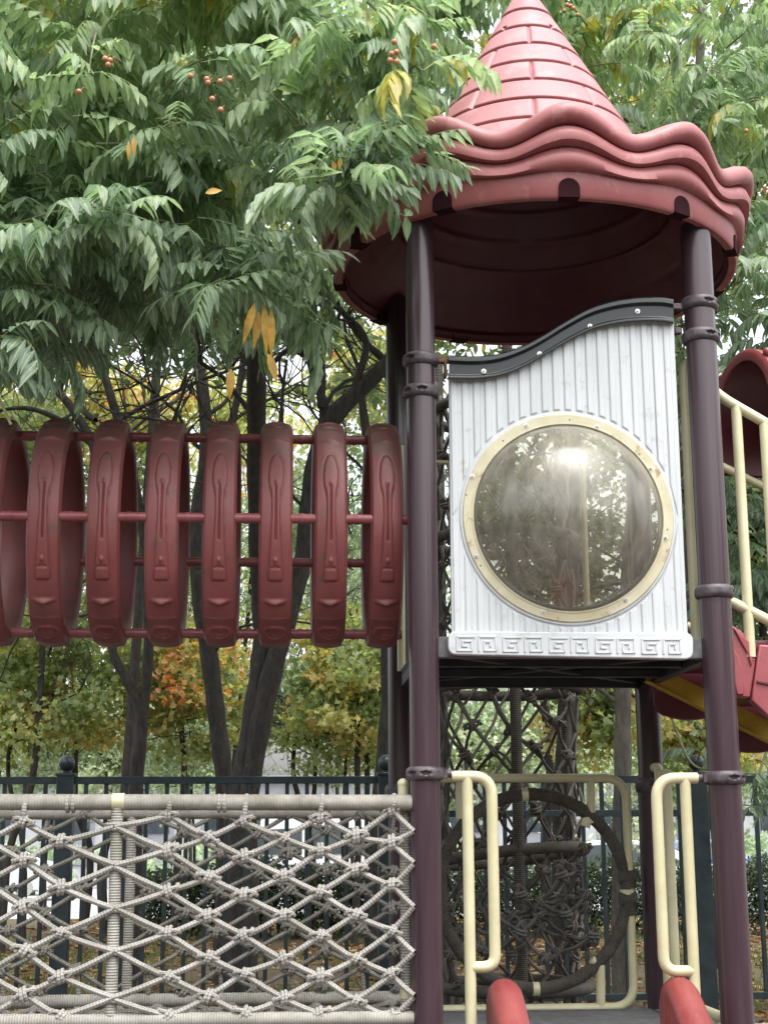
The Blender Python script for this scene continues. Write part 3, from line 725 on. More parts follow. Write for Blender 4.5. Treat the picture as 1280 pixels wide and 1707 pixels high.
# ================================================================== ROPE BRIDGE (net sides)
br = thing('rope_bridge', 'rope net bridge with grey knotted side nets left of the tower', 'rope bridge', T(-1.3, .35, .8))
zt_f = AB(atB(400, 1339, 0))[2]; zt_l = AB(atB(0, 1337, 0))[2]
FB = -.0; BKB = .75
aEnd = AB(atB(683, 1400, 0))[0]; aS = -3.2
def wobble(n, amp): return amp*np.sin(np.linspace(0, 9, n)+random.random()*6)
def rail_path(b, y0, y1, a0, a1, n=30):
    p0 = atB(0, y0, b); p1 = atB(683, y1, b); A0 = AB(p0); A1 = AB(p1); out = []
    for t in np.linspace(0, 1, n):
        a = a0+(a1-a0)*t; z = A0[2]+(A1[2]-A0[2])*(a-A0[0])/(A1[0]-A0[0]); out.append(T(a, b, z))
    return out
q = MB(); q.tube(rail_path(FB, 1337, 1338, aS, -.055), .031, 20); q.build('top_rail', M_WRAPT, br, smooth=70)
q = MB(); q.tube(rail_path(FB, 1703, 1697, aS, -.055), .028, 20); q.build('bottom_rail', M_WRAP, br, smooth=70)
q = MB(); q.tube([T(a, BKB, zt_f-.02) for a in np.linspace(aS, -.0, 20)], .029, 16); q.build('top_rail', M_WRAPT, br, smooth=70)
q = MB(); q.tube([T(a, BKB, .84) for a in np.linspace(aS, -.0, 20)], .028, 16); q.build('bottom_rail', M_WRAP, br, smooth=70)
zbot = AB(atB(400, 1698, 0))[2]
for (px, b, r, z0, z1) in [(191, FB, .0235, zbot-.15, zt_f+.0), (676, FB+.05, .0215, zbot, zt_f), (216, BKB, .022, .84, zt_f-.02), (690, BKB, .022, .84, zt_f-.02), (-300, FB, .0235, zbot-.1, zt_f), (-245, BKB, .022, .84, zt_f-.02)]:
    q = MB(); e = vert(px, 1510, b, z0, z1); q.tube([e[0]+(e[1]-e[0])*t for t in np.linspace(0, 1, 20)], r, 18); q.build('net_post', M_WRAP, br, smooth=70)
# bare cream ends
q = MB(); p = atB(198, 1336, FB-.002); q.tube([p-EX*.024, p+EX*.024], .0325, 18); q.build('pipe_end', M_CREAM, br, smooth=70); q = MB()
p = vert(672, 1340, FB+.06, zt_f, zt_f+.075); q.tube(p, .0215, 16); q.sphere(p[1], .0235, 12, 8); q.build('pipe_end', M_CREAM, br, smooth=70); q = MB()
p = atB(676, 1655, FB+.05); q.tube([p-EZ*.02, p+EZ*.03], .0235, 16)
q.build('pipe_end', M_CREAM, br, smooth=70)
cols = [(-215, (1402, 1479, 1555, 1628, 1697)), (-145, (1369, 1434, 1511, 1585, 1658)), (-85, (1402, 1470, 1548, 1622, 1697)), (-22, (1365, 1434, 1505, 1585, 1658)), (40, (1369, 1434, 1511, 1585, 1658)), (102, (1402, 1479, 1555, 1628, 1695)),
        (191, (1378, 1443, 1514, 1585, 1664)), (281, (1358, 1418, 1486, 1555, 1628, 1694)), (347, (1395, 1462, 1527, 1596, 1661)), (407, (1368, 1427, 1492, 1559, 1623, 1690)),
        (473, (1397, 1460, 1526, 1598, 1664)), (533, (1362, 1418, 1487, 1560, 1628, 1690)), (593, (1393, 1450, 1525, 1598, 1668)), (653, (1350, 1405, 1475, 1552, 1623, 1695)), (690, (1385, 1440, 1512, 1587, 1660))]
cols[3] = (-22, (1400, 1470, 1548, 1622, 1695)); cols[2] = (-85, (1369, 1434, 1511, 1585, 1658)); cols[1] = (-150, (1402, 1479, 1555, 1628, 1695)); cols[0] = (-215, (1369, 1434, 1511, 1585, 1658))
q = MB(); knots = []
def strand(q, a, b, r, sag=.004, seg=8):
    d = b-a; mid = [(a+d*t+np.array([0, 0, -sag*4*t*(1-t)])+EY*.004*math.sin(3.1*t+a[0]*40)) for t in (0, .25, .5, .75, 1)]
    q.tube(mid, r, seg, caps=False, v0=random.random())
for ci in range(len(cols)-1):
    x0, r0 = cols[ci]; x1, r1 = cols[ci+1]
    for ya in r0:
        for yb in r1:
            if 4 < abs(ya-yb) < 58:
                bA = FB-.03 if x0 in (191, 690) else FB; bB = FB-.03 if x1 in (191, 690) else FB
                strand(q, atB(x0, ya+random.uniform(-2, 2), bA), atB(x1, yb+random.uniform(-2, 2), bB), .0116)
for x, rr in cols:
    for y in rr:
        if x in (191,):
            a, b, z = AB(atB(x, y, FB)); # lashing round the post
            for dz in (-.009, .009):
                q.tube([T(a+.031*math.cos(t), FB+.031*math.sin(t), z+dz) for t in np.linspace(0, 2*math.pi, 16, endpoint=False)], .0075, 7, closed=True)
        elif x != 690:
            knots.append(atB(x, y, FB))
    if rr[0] > 1375 or x in (191, 690): pass
    else:
        a, b, z = AB(atB(x, rr[0], FB)); q.tube([T(a, FB-.005, z), T(a+.006, FB-.034, zt_f-.01), T(a+.01, FB, zt_f+.032)], .010, 7)
for (x, y) in [(118, 1347), (370, 1345)]:
    a, b, z = AB(atB(x, y, FB))
    for da in (-.011, .011): q.tube([T(a+da, FB+.030*math.cos(t), zt_f+.030*math.sin(t)) for t in np.linspace(0, 2*math.pi, 16, endpoint=False)], .0075, 7, closed=True)
fnet = q.build('side_net', M_ROPE, br, smooth=70)
for p in knots: put_knot(KM, fnet, p, rotz=PHI+random.uniform(-.15, .15), tilt=random.choice((-1, 1))*random.uniform(.1, .5), s=random.uniform(.85, 1.05))
# back net
q = MB(); knots = []; na = 20; nz = 10; gd = {}
for i in range(na):
    for j in range(nz):
        if (i+j) % 2 == 0: gd[(i, j)] = T(-.07-i*.152+random.uniform(-.012, .012), BKB+random.uniform(-.015, .015), .88+j*.083+random.uniform(-.008, .008))
for (i, j), p in gd.items():
    for d in ((1, 1), (1, -1)):
        if (i+d[0], j+d[1]) in gd: strand(q, p, gd[(i+d[0], j+d[1])], .0095)
    if j in (nz-1, nz-2) or j < 2:
        e = p.copy(); e[2] = zt_f-.02 if j > 4 else .84; q.tube([p, e+EX*.01], .0095, 7)
bnet = q.build('side_net', M_ROPEB, br, smooth=70)
for p in list(gd.values()): put_knot(KMB, bnet, p, rotz=PHI+random.uniform(-.3, .3), tilt=random.uniform(-.8, .8), s=random.uniform(.8, 1.0))
# floor net
q = MB(); gd = {}
for i in range(17):
    for j in range(6):
        gd[(i, j)] = T(-.08-i*.17+random.uniform(-.02, .02), .04+j*.135, .815-.03*math.sin(math.pi*j/5)+random.uniform(-.012, .012))
for (i, j), p in gd.items():
    for d in ((1, 1), (1, -1), (0, 1)):
        if (i+d[0], j+d[1]) in gd: strand(q, p, gd[(i+d[0], j+d[1])], .0125)
fl_ = q.build('floor_net', M_ROPEB, br, smooth=70)
q = MB()
for (i, j), p in gd.items(): q.sphere(p, .024, 8, 6, sc=(1.2, 1.1, .8))
q.build('floor_knot', M_ROPEB, fl_, smooth=80)['kind'] = 'stuff'

# ================================================================== RING TUNNEL
tz = 2.833; tb = SD/2; RO = .488; RI = .415; HW = .067
tun = thing('ring_tunnel', 'red plastic crawl tunnel of spaced rings joining the tower from the left', 'crawl tunnel', T(-1.2, tb, 2.3))
def relief(th, w):
    """height of the moulded pattern; th angle from the front (deg), w across in metres"""
    h = 0.0; x = abs(w)
    t = th
    def sm(d, e=.0025): return 1/(1+math.exp(-max(-40, min(40, d/e))))
    # spoon: oval head + shaft widening to a block
    arc = R(t)*RO
    head = ((arc-.175)/.115)**2+(x/.032)**2
    hs = sm((1-head)*.03, .002)
    sw = np.interp(t, [-33, -24, -14, 0, 12, 20], [.030, .027, .022, .017, .019, .026])
    shaft = sm(sw-x, .0022)*sm((arc+.275), .004)*sm(.16-arc, .004)
    h = max(hs, shaft)*.010; e_ = min(abs((1-head)*.018), 9); h -= .005*math.exp(-(e_/.004)**2)*(1 if shaft < .5 else 0)
    if -.275 < arc < .12: h -= .005*math.exp(-((x-sw-.002)/.003)**2)
    if -.29 < arc < -.26 and x < sw+.004: h -= .005*math.exp(-((arc+.279)/.004)**2)
    if -12 < t < 15: h -= .006*math.exp(-((x-.0035)/.0022)**2)          # stem grooves
    h += .011*math.exp(-((arc-.135)/.009)**2-(w/.006)**2)+.011*math.exp(-((arc+.185)/.009)**2-(w/.007)**2)
    h -= .009*math.exp(-((arc+.215+.25*w*w/.03)/.004)**2)*sm(.02-x, .003)     # smile
    for s0 in (-44, 45):                                                      # lens bosses
        aa = R(t-s0)*RO; e = (aa/.014)**2+(x/.042)**2
        if e < 1.6: h += .022*math.exp(-e*1.6)*(1 if s0 < 0 else .6)-(.004*math.exp(-((aa-.014)/.004)**2) if x < .035 else 0)
    for s0 in (-67, 68):                                                      # arch motif
        d = math.hypot(R(t-s0)*RO, w); h += .008*math.exp(-((d-.042)/.005)**2)+.005*math.exp(-((d-.026)/.005)**2)
    return h
nth = 520; ws = np.linspace(-HW, HW, 43)
TH = np.linspace(-180, 180, nth, endpoint=False)
H = np.zeros((nth, len(ws)))
for i, t in enumerate(TH):
    t2 = t if abs(t) <= 90 else (180-abs(t))*np.sign(t)
    for j, wv in enumerate(ws): H[i, j] = relief(t2, wv)
SQ = .82; TB2 = tb-.515+RO*SQ
def ring_mesh(a):
    q = MB(); rows = []
    for i, t in enumerate(TH):
        ca, sa = math.cos(R(t)), math.sin(R(t)); row = []
        def P(r, wv): return T(a+wv, TB2-r*ca*SQ, tz+r*sa)
        # scalloped outline
        sc = .004*math.cos(R(t)*14) if abs(t) > 55 else 0
        row.append(P(RI, -HW+.012)); row.append(P(RI+.02, -HW)); row.append(P(RO-.02, -HW-.004))
        for j, wv in enumerate(ws):
            e = (abs(wv)/HW); rr = RO+.012*(1-e**2)+sc-.016*max(0, (e-.86)/.14)**2
            row.append(P(rr+H[i, j], wv))
        row.append(P(RO-.02, HW+.004)); row.append(P(RI+.02, HW)); row.append(P(RI, HW-.012)); row.append(P(RI-.003, 0))
        rows.append(row)
    q.grid(np.array(rows), cu=True, cv=True, flip=True)
    return q
for px in (-28, 73, 172, 270, 366, 460, 552, 646):
    a = AB(atB(px, 850, tb-.515))[0]
    ring_mesh(a).build('ring', M_RING, tun, smooth=60)
for t, nm in ((92, 0), (-1, 0), (181, 0), (-90, 0)):
    q = MB(); ca, sa = math.cos(R(t)), math.sin(R(t)); rr = RO-.045 if t != -1 else RO-.03
    q.tube([T(a, TB2-rr*ca*SQ, tz+rr*sa-(.05 if t == 181 else 0)) for a in np.linspace(-3.4, -.05, 10)], .021, 14)
    for px in (17, 118, 215, 313, 410, 503, 597):
        a = AB(atB(px, 850, tb-.515))[0]
        q.tube([T(a+d, TB2-rr*ca*SQ, tz+rr*sa-(.05 if t == 181 else 0)) for d in (-.010, -.002, .002, .010)], [.0225, .0235, .0235, .0225], 14)
    q.build('rail', M_RAILRED, tun, smooth=50)

# ================================================================== SLIDE at the lower deck
sl = thing('slide', 'red plastic slide leaving the lower deck between the cream grab rails', 'slide', T(.65, -.6, 0))
prof_b = [.06, .02, -.05, -.12, -.25, -.45, -.8, -1.2, -1.6, -1.9]
prof_top = [.93, .975, .975, .945, .865, .74, .52, .34, .24, .22]
prof_bot = [.735, .735, .73, .70, .62, .50, .28, .12, .06, .05]
def wall_(a0, inw):
    q = MB(); tp = smooth_path([(b, z, 0) for b, z in zip(prof_b, prof_top)], 5); bt = smooth_path([(b, z, 0) for b, z in zip(prof_b, prof_bot)], 5); rows = []
    for (b1, z1, _), (b2, z2, _) in zip(tp, bt):
        row = []
        hgt = z1-z2; wv = .064
        for t in np.linspace(0, math.pi, 9): row.append(T(a0+wv*math.cos(t), b1, z1-wv*.9+wv*.9*math.sin(t)))
        row.append(T(a0-wv*.95, b2, z2-.05)); row.append(T(a0+wv*.95, b2, z2-.05))
        rows.append(row)
    q.grid(np.array(rows), cv=True); q.add(rows[0], [tuple(range(len(rows[0])))]); q.add(rows[-1], [tuple(range(len(rows[0])))])
    for i in range(4):   # shallow flutes on the inner face near the top
        aa = a0-.0+inw*.060
        q.tube([T(aa, -.03-i*.022, .79), T(aa, -.03-i*.022, .93-.008*i)], .005, 6)
    return q.build('side_wall', M_SLIDE, sl, smooth=50)
aWL = AB(atB(842, 1660, -.03))[0]; aWR = AB(atB(1134, 1665, -.03))[0]
wall_(aWL, 1); wall_(aWR, -1)
q = MB(); tp = smooth_path([(b, z, 0) for b, z in zip(prof_b, prof_bot)], 5)
q.grid(np.array([[T(a, b, z-.006+.02*((a-(aWL+aWR)/2)/.35)**2) for a in np.linspace(aWL, aWR, 12)] for b, z, _ in tp]))
q.build('chute', M_SLIDE, sl, smooth=50)

# ================================================================== STAIRS to the right
st = thing('stairs', 'red plastic stairs with cream railings rising to the upper deck from the right', 'stairs', T(SD+.6, .55, 1.2))
NB = .11; FBk = 1.08; SL = .56
def st_rail(b, px0, py0, px1, py1, ext=1.3):
    p0 = atB(px0, py0, b); p1 = atB(px1, py1, b); d = p1-p0; return p0, p0+d/np.linalg.norm(d)*ext
a0, a1_ = st_rail(NB, 1192, 657, 1280, 708); l0, l1 = st_rail(NB, 1218, 1003, 1280, 1034)
top_v = atB(1134, 600, NB); bot_v = atB(1160, 985, NB)
pv = [T(AB(bot_v)[0], NB, 2.30), T(AB(bot_v)[0], NB, top_v[2]), a0-(a1_-a0)*.02, a1_]
paths = [fillet([T(AB(bot_v)[0]-.01, NB, 2.32), T(AB(top_v)[0]+.012, NB, AB(top_v)[2]+.01), a0+(a1_-a0)*.01, a1_], .07, 7), [l0-(l1-l0)*.12, l1]]
for px in (1236, 1282, 1330, 1378, 1426, 1474):
    aa = AB(atB(px, 850, NB))[0]; f = (aa-AB(a0)[0])/(AB(a1_)[0]-AB(a0)[0]); zt_ = a0[2]+(a1_[2]-a0[2])*f; f2 = (aa-AB(l0)[0])/(AB(l1)[0]-AB(l0)[0]); zb_ = l0[2]+(l1[2]-l0[2])*f2
    paths.append([T(aa, NB, zt_), T(aa, NB, zb_-.20)])
creamtube(st, 'railing', paths, r=.0225)
f0, f1 = st_rail(FBk, 1136, 745, 1280, 815); g0, g1 = st_rail(FBk, 1143, 1042, 1175, 1058)
paths = [[f0, f1], [g0, g0+(f1-f0)*.9]]
for k in range(1, 9):
    p = f0+(f1-f0)*(k*.13+.25); r_ = g0+(f1-f0)*(k*.13+.25); paths.append([p, T(AB(p)[0], FBk, r_[2]+(AB(p)[0]-AB(r_)[0])*-SL)])
creamtube(st, 'railing', paths, r=.020)
# yellow stringer on the far side
s0 = atB(1101, 1130, .95); s1 = atB(1280, 1219, .95); d = (s1-s0); d /= np.linalg.norm(d); nrm = np.cross(d, EY)
for bb in (.95,):
    q = MB(); L = 1.8; c = s0+d*(L/2-.06); q.box(c, d*L, EY*.03, nrm*.088); q.box(c-nrm*.046, d*L, EY*.06, nrm*.008); q.build('stringer', M_YELLOW, st, bevel=.003)
# moulded step side pieces, near and far
def poly_panel(pts, b, thick, m, name='side_panel', bev=.008, parent=st):
    q = MB(); P = [atB(x, y, b) for x, y in pts]; q.prism(P, EY*thick); return q.build(name, m, parent, bevel=bev, seg=3)
c1 = [(1205, 1030), (1216, 1038), (1235, 1052), (1261, 1073), (1258, 1110), (1250, 1163), (1226, 1162), (1205, 1150)]
pn = poly_panel(c1, .10, .05, M_STEP)
poly_panel([(1205, 1066), (1218, 1076), (1230, 1092), (1238, 1115), (1240, 1158), (1228, 1158), (1222, 1130), (1213, 1112), (1205, 1106)], .085, .02, M_STEP, 'moulded_swirl', .005, pn)
poly_panel([(1222, 1046), (1252, 1072), (1257, 1090), (1252, 1112), (1246, 1090), (1232, 1066)], .09, .02, M_STEP, 'moulded_swirl', .005, pn)
c2 = [(1265, 1074), (1330, 1078), (1352, 1100), (1345, 1215), (1300, 1213), (1252, 1168), (1254, 1152)]
poly_panel(c2, .10, .05, M_STEP); poly_panel([(1261, 1134), (1350, 1152), (1350, 1156), (1261, 1138)], .092, .012, M_SHADERED, 'seam', .001, pn)
for k in range(3):
    a = SD+.16+k*.30; z = s0[2]+.15-(a-AB(s0)[0])*.52
    q = MB(); q.box(T(a, .56, z-.02), EX*.29, EY*.86, EZ*.05); q.box(T(a+.13, .56, z-.05), EX*.03, EY*.80, EZ*.10); q.build('step', M_SHADERED, st, bevel=.012)
    q = MB(); cc = []
    for t in np.linspace(0, math.pi, 10): cc.append(T(a-.17*math.cos(t), 1.03, z-.19-.07*math.sin(t)))
    cc = [T(a-.17, 1.03, z+.02)]+cc+[T(a+.17, 1.03, z+.02)]
    q.prism(cc, EY*.04); q.build('side_panel', M_SHADERED, st, bevel=.006)
# red arched hood beyond the stairs
hd_ = thing('arch_hood', 'red arched plastic hood with round studs beyond the stair railing', 'plastic hood', atY(1250, 770, 7.2))
hc = atY(1236, 690, 7.1); hn = np.array([.96, .28, 0]); hsd = np.array([.28, -.96, 0])
def archpt(r, t, dep, zs=1.0):
    if t < 0: x = -r; z = t
    elif t > math.pi: x = r; z = -(t-math.pi)
    else: x = -r*math.cos(t); z = r*1.02*math.sin(t)
    return hc+hsd*x+EZ*z+hn*dep
q = MB(); rows = []
tt = [-.24, -.12]+list(np.linspace(0, math.pi, 26))+[math.pi+.03]
for t in tt:
    rows.append([archpt(.262, t, 0), archpt(.30, t, -.004), archpt(.318, t, .01), archpt(.318, t, .05), archpt(.300, t, .07), archpt(.300, t, .55), archpt(.262, t, .55)])
q.grid(np.array(rows), cv=True)
hb = q.build('shell', M_STEP, hd_, smooth=45, bevel=.0)
for t in (.35, .85, 2.3, 2.8):
    q = MB(); q.sphere(archpt(.332, t, .03), .024, 12, 8); q.build('stud', M_STEP, hd_)
q = MB(); q.grid(np.array([[archpt(r, t, .54) for t in tt] for r in (.001, .26)])); q.build('back_panel', M_SHADERED, hd_)  # dark red here is the shade inside the hood
q = MB(); q.grid(np.array([[archpt(.257, t, dd) for dd in (.012, .53)] for t in tt])); q.build('shade_lining', M_SHADERED, hd_)  # added inner skin, interior shade put into its colour

# ================================================================== FENCE
FY = 9.5
fn = thing('iron_fence', 'dark green iron bar fence with ball topped posts behind the playground', 'fence', (0, FY, .45))
def fpt(px, py):   # plane through (0,FY) turned like the tower
    d = ray(px, py); n = EY; p0 = np.array([0, FY, 0]); t = ((p0-EYE) @ n)/(d @ n); return EYE+d*t
zF = fpt(640, 1300)[2]; zF2 = fpt(640, 1357)[2]; zF3 = .45+.11
def fx(px): return (fpt(px, 1500)-np.array([0, FY, 0])) @ EX
def FP(a, z): return np.array([0, FY, 0])+a*EX+z*EZ
xs = [103-534*2, 103-534, 103, 637, 1171, 1705, 2239]
aa = [fx(103)+k*(fx(1171)-fx(103))/2 for k in (-2, -1, 0, 1, 2, 3)]
for a in aa:
    q = MB(); q.box(FP(a, .45+(zF-.45+.03)/2), EX*.105, EY*.105, EZ*(zF-.45+.03)); q.box(FP(a, zF+.035), EX*.12, EY*.12, EZ*.018)
    q.tube([FP(a, zF+.04), FP(a, zF+.07)], .025, 12); q.sphere(FP(a, zF+.105), .052, 18, 12); q.build('fence_post', M_FENCE, fn, bevel=.003)
for i in range(len(aa)-1):
    for z, h in ((zF, .045), (zF2, .04), (zF3, .04)):
        q = MB(); q.box(FP((aa[i]+aa[i+1])/2, z), EX*(aa[i+1]-aa[i]-.106), EY*.04, EZ*h); q.build('rail', M_FENCE, fn, bevel=.002)
    nbar = 15
    for k in range(1, nbar+1):
        a = aa[i]+(aa[i+1]-aa[i])*k/(nbar+1)
        q = MB(); q.box(FP(a, (zF+zF3)/2), EX*.026, EY*.026, EZ*(zF-zF3)); q.build('bar', M_FENCE, fn, bevel=.002)

# ================================================================== FOLIAGE HELPERS
def leaflet(L, W, fold=.25, curl=.3, n=4):
    """strip of 3 x (n+1) verts along +x, normal +z"""
    V = []; wprof = [0.12, .85, 1.0, .62, 0.02] if n == 4 else [.15, 1, .75, .02]
    for i in range(n+1):
        t = i/n; x = L*t; z = -curl*L*t*t; wv = W/2*wprof[i]
        V += [(x, -wv, z-fold*wv*-1), (x, 0, z), (x, wv, z+fold*wv)]
    Fc = []
    for i in range(n):
        Fc += [(3*i, 3*i+1, 3*i+4, 3*i+3), (3*i+1, 3*i+2, 3*i+5, 3*i+4)]
    return np.array(V), np.array(Fc)
def rotm(axis, ang):
    return np.array(Matrix.Rotation(ang, 3, axis))
def frame_to(x, up):
    x = x/np.linalg.norm(x); y = np.cross(up, x); ny = np.linalg.norm(y)
    if ny < 1e-4: y = np.array([0, 1.0, 0])
    else: y = y/ny
    z = np.cross(x, y); return np.stack([x, y, z], 1)
def compound(seed, npair, L, droop, lean, n=3):
    r = np.random.default_rng(seed); Vs = []; Fs = []; Ts = []; Rb = []; nv = 0
    pts = []; ang = .35; p = np.zeros(3); ns = 12
    pts.append(p.copy())
    for i in range(ns):
        ang -= droop/ns; p = p+np.array([math.cos(ang), 0, math.sin(ang)])*L/ns; pts.append(p.copy())
    pts = np.array(pts)
    # rachis: thin 3-sided tube
    rad = .0019
    for k in range(0, ns+1, 2):
        for t in (0, 2.1, 4.2): Vs.append(pts[k]+np.array([0, math.cos(t), math.sin(t)])*rad)
    Vs = [np.array(Vs)]; m = ns//2
    fc = [(3*i+a, 3*i+(a+1) % 3, 3*i+3+(a+1) % 3, 3*i+3+a) for i in range(m) for a in range(3)]
    Fs.append(np.array(fc)); Ts.append(np.full(len(Vs[0]), .12)); Rb.append(np.full(len(Vs[0]), .9)); nv = len(Vs[0])
    for k in range(npair):
        t = .22+.76*k/(npair-1); idx = t*ns; i0 = min(ns-1, int(idx)); P = pts[i0]+(pts[i0+1]-pts[i0])*(idx-i0); tg = pts[i0+1]-pts[i0]; tg /= np.linalg.norm(tg)
        for s in (-1, 1):
            Ls = (.118-.03*abs(t-.55))*r.uniform(.85, 1.12); W = .037*r.uniform(.85, 1.15)
            V, Fc = leaflet(Ls, W, fold=r.uniform(.1, .4), curl=r.uniform(.1, .45), n=n)
            d = tg*.45+np.array([0, s*.8, 0])+np.array([0, 0, -1.0])*lean*r.uniform(.6, 1.3)+r.normal(0, .10, 3)
            nrm = np.array([0, 0, 1.0])+np.array([.2, s*.5*lean, .0])+r.normal(0, .15, 3)
            Mx = frame_to(d, nrm); V = V @ Mx.T+P+tg*r.uniform(-.006, .006)
            Vs.append(V); Fs.append(Fc+nv); nv += len(V); Ts.append(np.full(len(V), r.uniform(-.10, .10))); Rb.append(np.tile([0, 1.0, 0], len(V)//3))
    return np.concatenate(Vs), np.concatenate(Fs), np.concatenate(Ts), np.concatenate(Rb)
CL = [compound(s, npair, L, dr, le) for s, npair, L, dr, le in [(1, 6, .26, 1.1, .7), (2, 7, .30, 1.4, .9), (3, 6, .25, .8, .5), (4, 7, .31, 1.8, 1.0), (5, 5, .22, 1.2, .8), (6, 6, .28, .6, .45)]]
def mesh_from(name, V, Fq, tint, m, parent, rib=None):
    me = bpy.data.meshes.new(name); org = parent_loc(parent) if parent is not None else V.mean(0)
    V = V-org; nv = len(V); k = Fq.shape[1]; nf = len(Fq)
    me.vertices.add(nv); me.vertices.foreach_set('co', V.astype(np.float32).ravel())
    me.loops.add(nf*k); me.loops.foreach_set('vertex_index', Fq.astype(np.int32).ravel())
    me.polygons.add(nf); me.polygons.foreach_set('loop_start', np.arange(nf, dtype=np.int32)*k)
    try: me.polygons.foreach_set('loop_total', np.full(nf, k, dtype=np.int32))
    except Exception: pass
    me.polygons.foreach_set('use_smooth', [True]*nf)
    at = me.attributes.new('tint', 'FLOAT', 'POINT'); at.data.foreach_set('value', tint.astype(np.float32))
    if rib is not None:
        a2 = me.attributes.new('rib', 'FLOAT', 'POINT'); a2.data.foreach_set('value', rib.astype(np.float32))
    me.materials.append(m); me.update(calc_edges=True); me.validate()
    o = bpy.data.objects.new(name, me); COL.objects.link(o)
    if parent is not None: o.parent = parent
    else: o.location = org.tolist()
    return o
def rosettes(clusters, seed=1, base=.35):
    """clusters: list of (pos, outward dir, nleaves, tint, scale); returns arrays"""
    r = np.random.default_rng(seed); Vs = []; Fs = []; Ts = []; Rb = []; nv = 0
    for (p, d, nl, tn, sc) in clusters:
        az0 = r.uniform(0, 6.28)
        for k in range(nl):
            V, Fc, Tt, Rr = CL[r.integers(len(CL))]; Rb.append(Rr)
            az = az0+k*2.4+r.normal(0, .25)
            el = r.uniform(-.35, .45)
            Mx = rotm('Z', az) @ rotm('Y', -el) @ rotm('X', r.normal(0, .22)); s = sc*r.uniform(.8, 1.15)
            off = p+d*r.uniform(-.14, .03)*sc
            Vs.append((V*s) @ Mx.T+off); Fs.append(Fc+nv); nv += len(V)
            Ts.append(np.clip(Tt+tn+r.normal(0, .08), 0, .955 if r.random() > .012 else 1.0))
    return np.concatenate(Vs), np.concatenate(Fs), np.concatenate(Ts), np.concatenate(Rb)
STAR = np.array([(0, 0), (.25, -.16), (.30, -.42), (.55, -.28), (.78, -.34), (.72, -.12), (1.0, 0), (.72, .12), (.78, .34), (.55, .28), (.30, .42), (.25, .16)])
OVAL = np.array([(0, 0), (.3, -.2), (.7, -.17), (1, 0), (.7, .17), (.3, .2)])
def scatter(pos, size, tint, shape, seed, down=.35):
    r = np.random.default_rng(seed); n = len(pos); k = len(shape)
    d = r.normal(0, 1, (n, 3)); d[:, 2] -= down; d /= np.linalg.norm(d, axis=1, keepdims=True)
    u = r.normal(0, 1, (n, 3)); u[:, 2] += .5; y = np.cross(u, d); y /= np.linalg.norm(y, axis=1, keepdims=True)
    sz = size*r.uniform(.6, 1.3, n); zc = np.cross(d, y)
    bend = (shape[:, 1]**2*1.1-shape[:, 0]**2*.25)
    V = pos[:, None, :]+sz[:, None, None]*(shape[None, :, 0:1]*d[:, None, :]+shape[None, :, 1:2]*y[:, None, :]+bend[None, :, None]*zc[:, None, :])
    Fq = np.arange(n*k).reshape(n, k); return V.reshape(-1, 3), Fq, np.repeat(tint, k)
def limb(q, pts, radii, seg=8, k=5, rough=.03):
    P = smooth_path(pts, k); n = len(P); rr = np.interp(np.linspace(0, 1, n), np.linspace(0, 1, len(radii)), radii)
    rr = rr*(1+rough*np.sin(np.arange(n)*1.7+random.random()*6)*2); q.tube(P, rr, seg); return P
def twigs(q, p, d, L, r, depth, rr, tips, up=.15):
    n = 5; pts = [p]; dd = d/np.linalg.norm(d)
    for i in range(n):
        dd = dd+rr.normal(0, .20, 3)+np.array([0, 0, up*.15]); dd /= np.linalg.norm(dd); pts.append(pts[-1]+dd*L/n)
    q.tube(pts, np.linspace(r, r*.55, n+1), 5 if r < .015 else 8, caps=False)
    tips.append((pts[-1], dd))
    if depth > 0:
        for k in range(rr.integers(2, 5)):
            i = rr.integers(1, n+1); nd_ = dd+rr.normal(0, .75, 3); twigs(q, pts[i], nd_, L*rr.uniform(.55, .8), r*.58, depth-1, rr, tips, up)

# ================================================================== TREES NEAR THE FENCE
def pxlimb(q, pts, Y, wpx, seg=10, k=5):
    """pts: (px, py[, dY]) ; widths in photo pixels"""
    P = [atY(p[0], p[1], Y+(p[2] if len(p) > 2 else 0)) for p in pts]
    r = [max(.004, wv/2/F*Y) for wv in wpx]; return limb(q, P, r, seg, k)
rt = np.random.default_rng(11)
# -- big soapberry-like tree, left: forked trunk near the fence, canopy reaching over the tunnel
G0 = .40
def base_pt(px, Y): d = atY(px, 1500, Y); return d
TY = 10.6
tree1 = thing('broadleaf_tree', 'large tree with drooping pinnate leaves hanging over the tunnel and roof, thick forked trunk', 'tree', (atY(410, 1500, TY)[0], TY, G0))
q = MB()
b0 = atY(405, 1500, TY); b0[2] = G0
pts = [b0, atY(406, 1400, TY), atY(412, 1290, TY), atY(432, 1160, TY), atY(440, 1060, TY), atY(432, 930, TY-.2), atY(428, 760, TY-.6), atY(425, 560, TY-1.2), atY(400, 330, TY-2.0), atY(350, 120, TY-2.6), atY(300, -120, TY-3)]
limb(q, pts, [.12, .105, .098, .095, .08, .07, .07, .06, .05, .035, .02], 14)
pxlimb(q, [(415, 1330), (436, 1200), (462, 1090), (500, 960), (512, 850), (528, 750), (560, 690), (640, 610), (700, 520), (760, 380), (820, 200), (850, 60)], TY-.1, [30, 36, 34, 28, 28, 26, 34, 24, 20, 16, 12, 8], 10)
pxlimb(q, [(530, 745), (540, 680), (515, 590), (525, 500), (515, 420), (480, 300, -.6), (450, 150, -1.2)], TY-.1, [24, 16, 12, 12, 10, 8, 6])
pxlimb(q, [(535, 680), (532, 605), (500, 585), (470, 590), (430, 640)], TY-.2, [14, 20, 17, 10, 6])
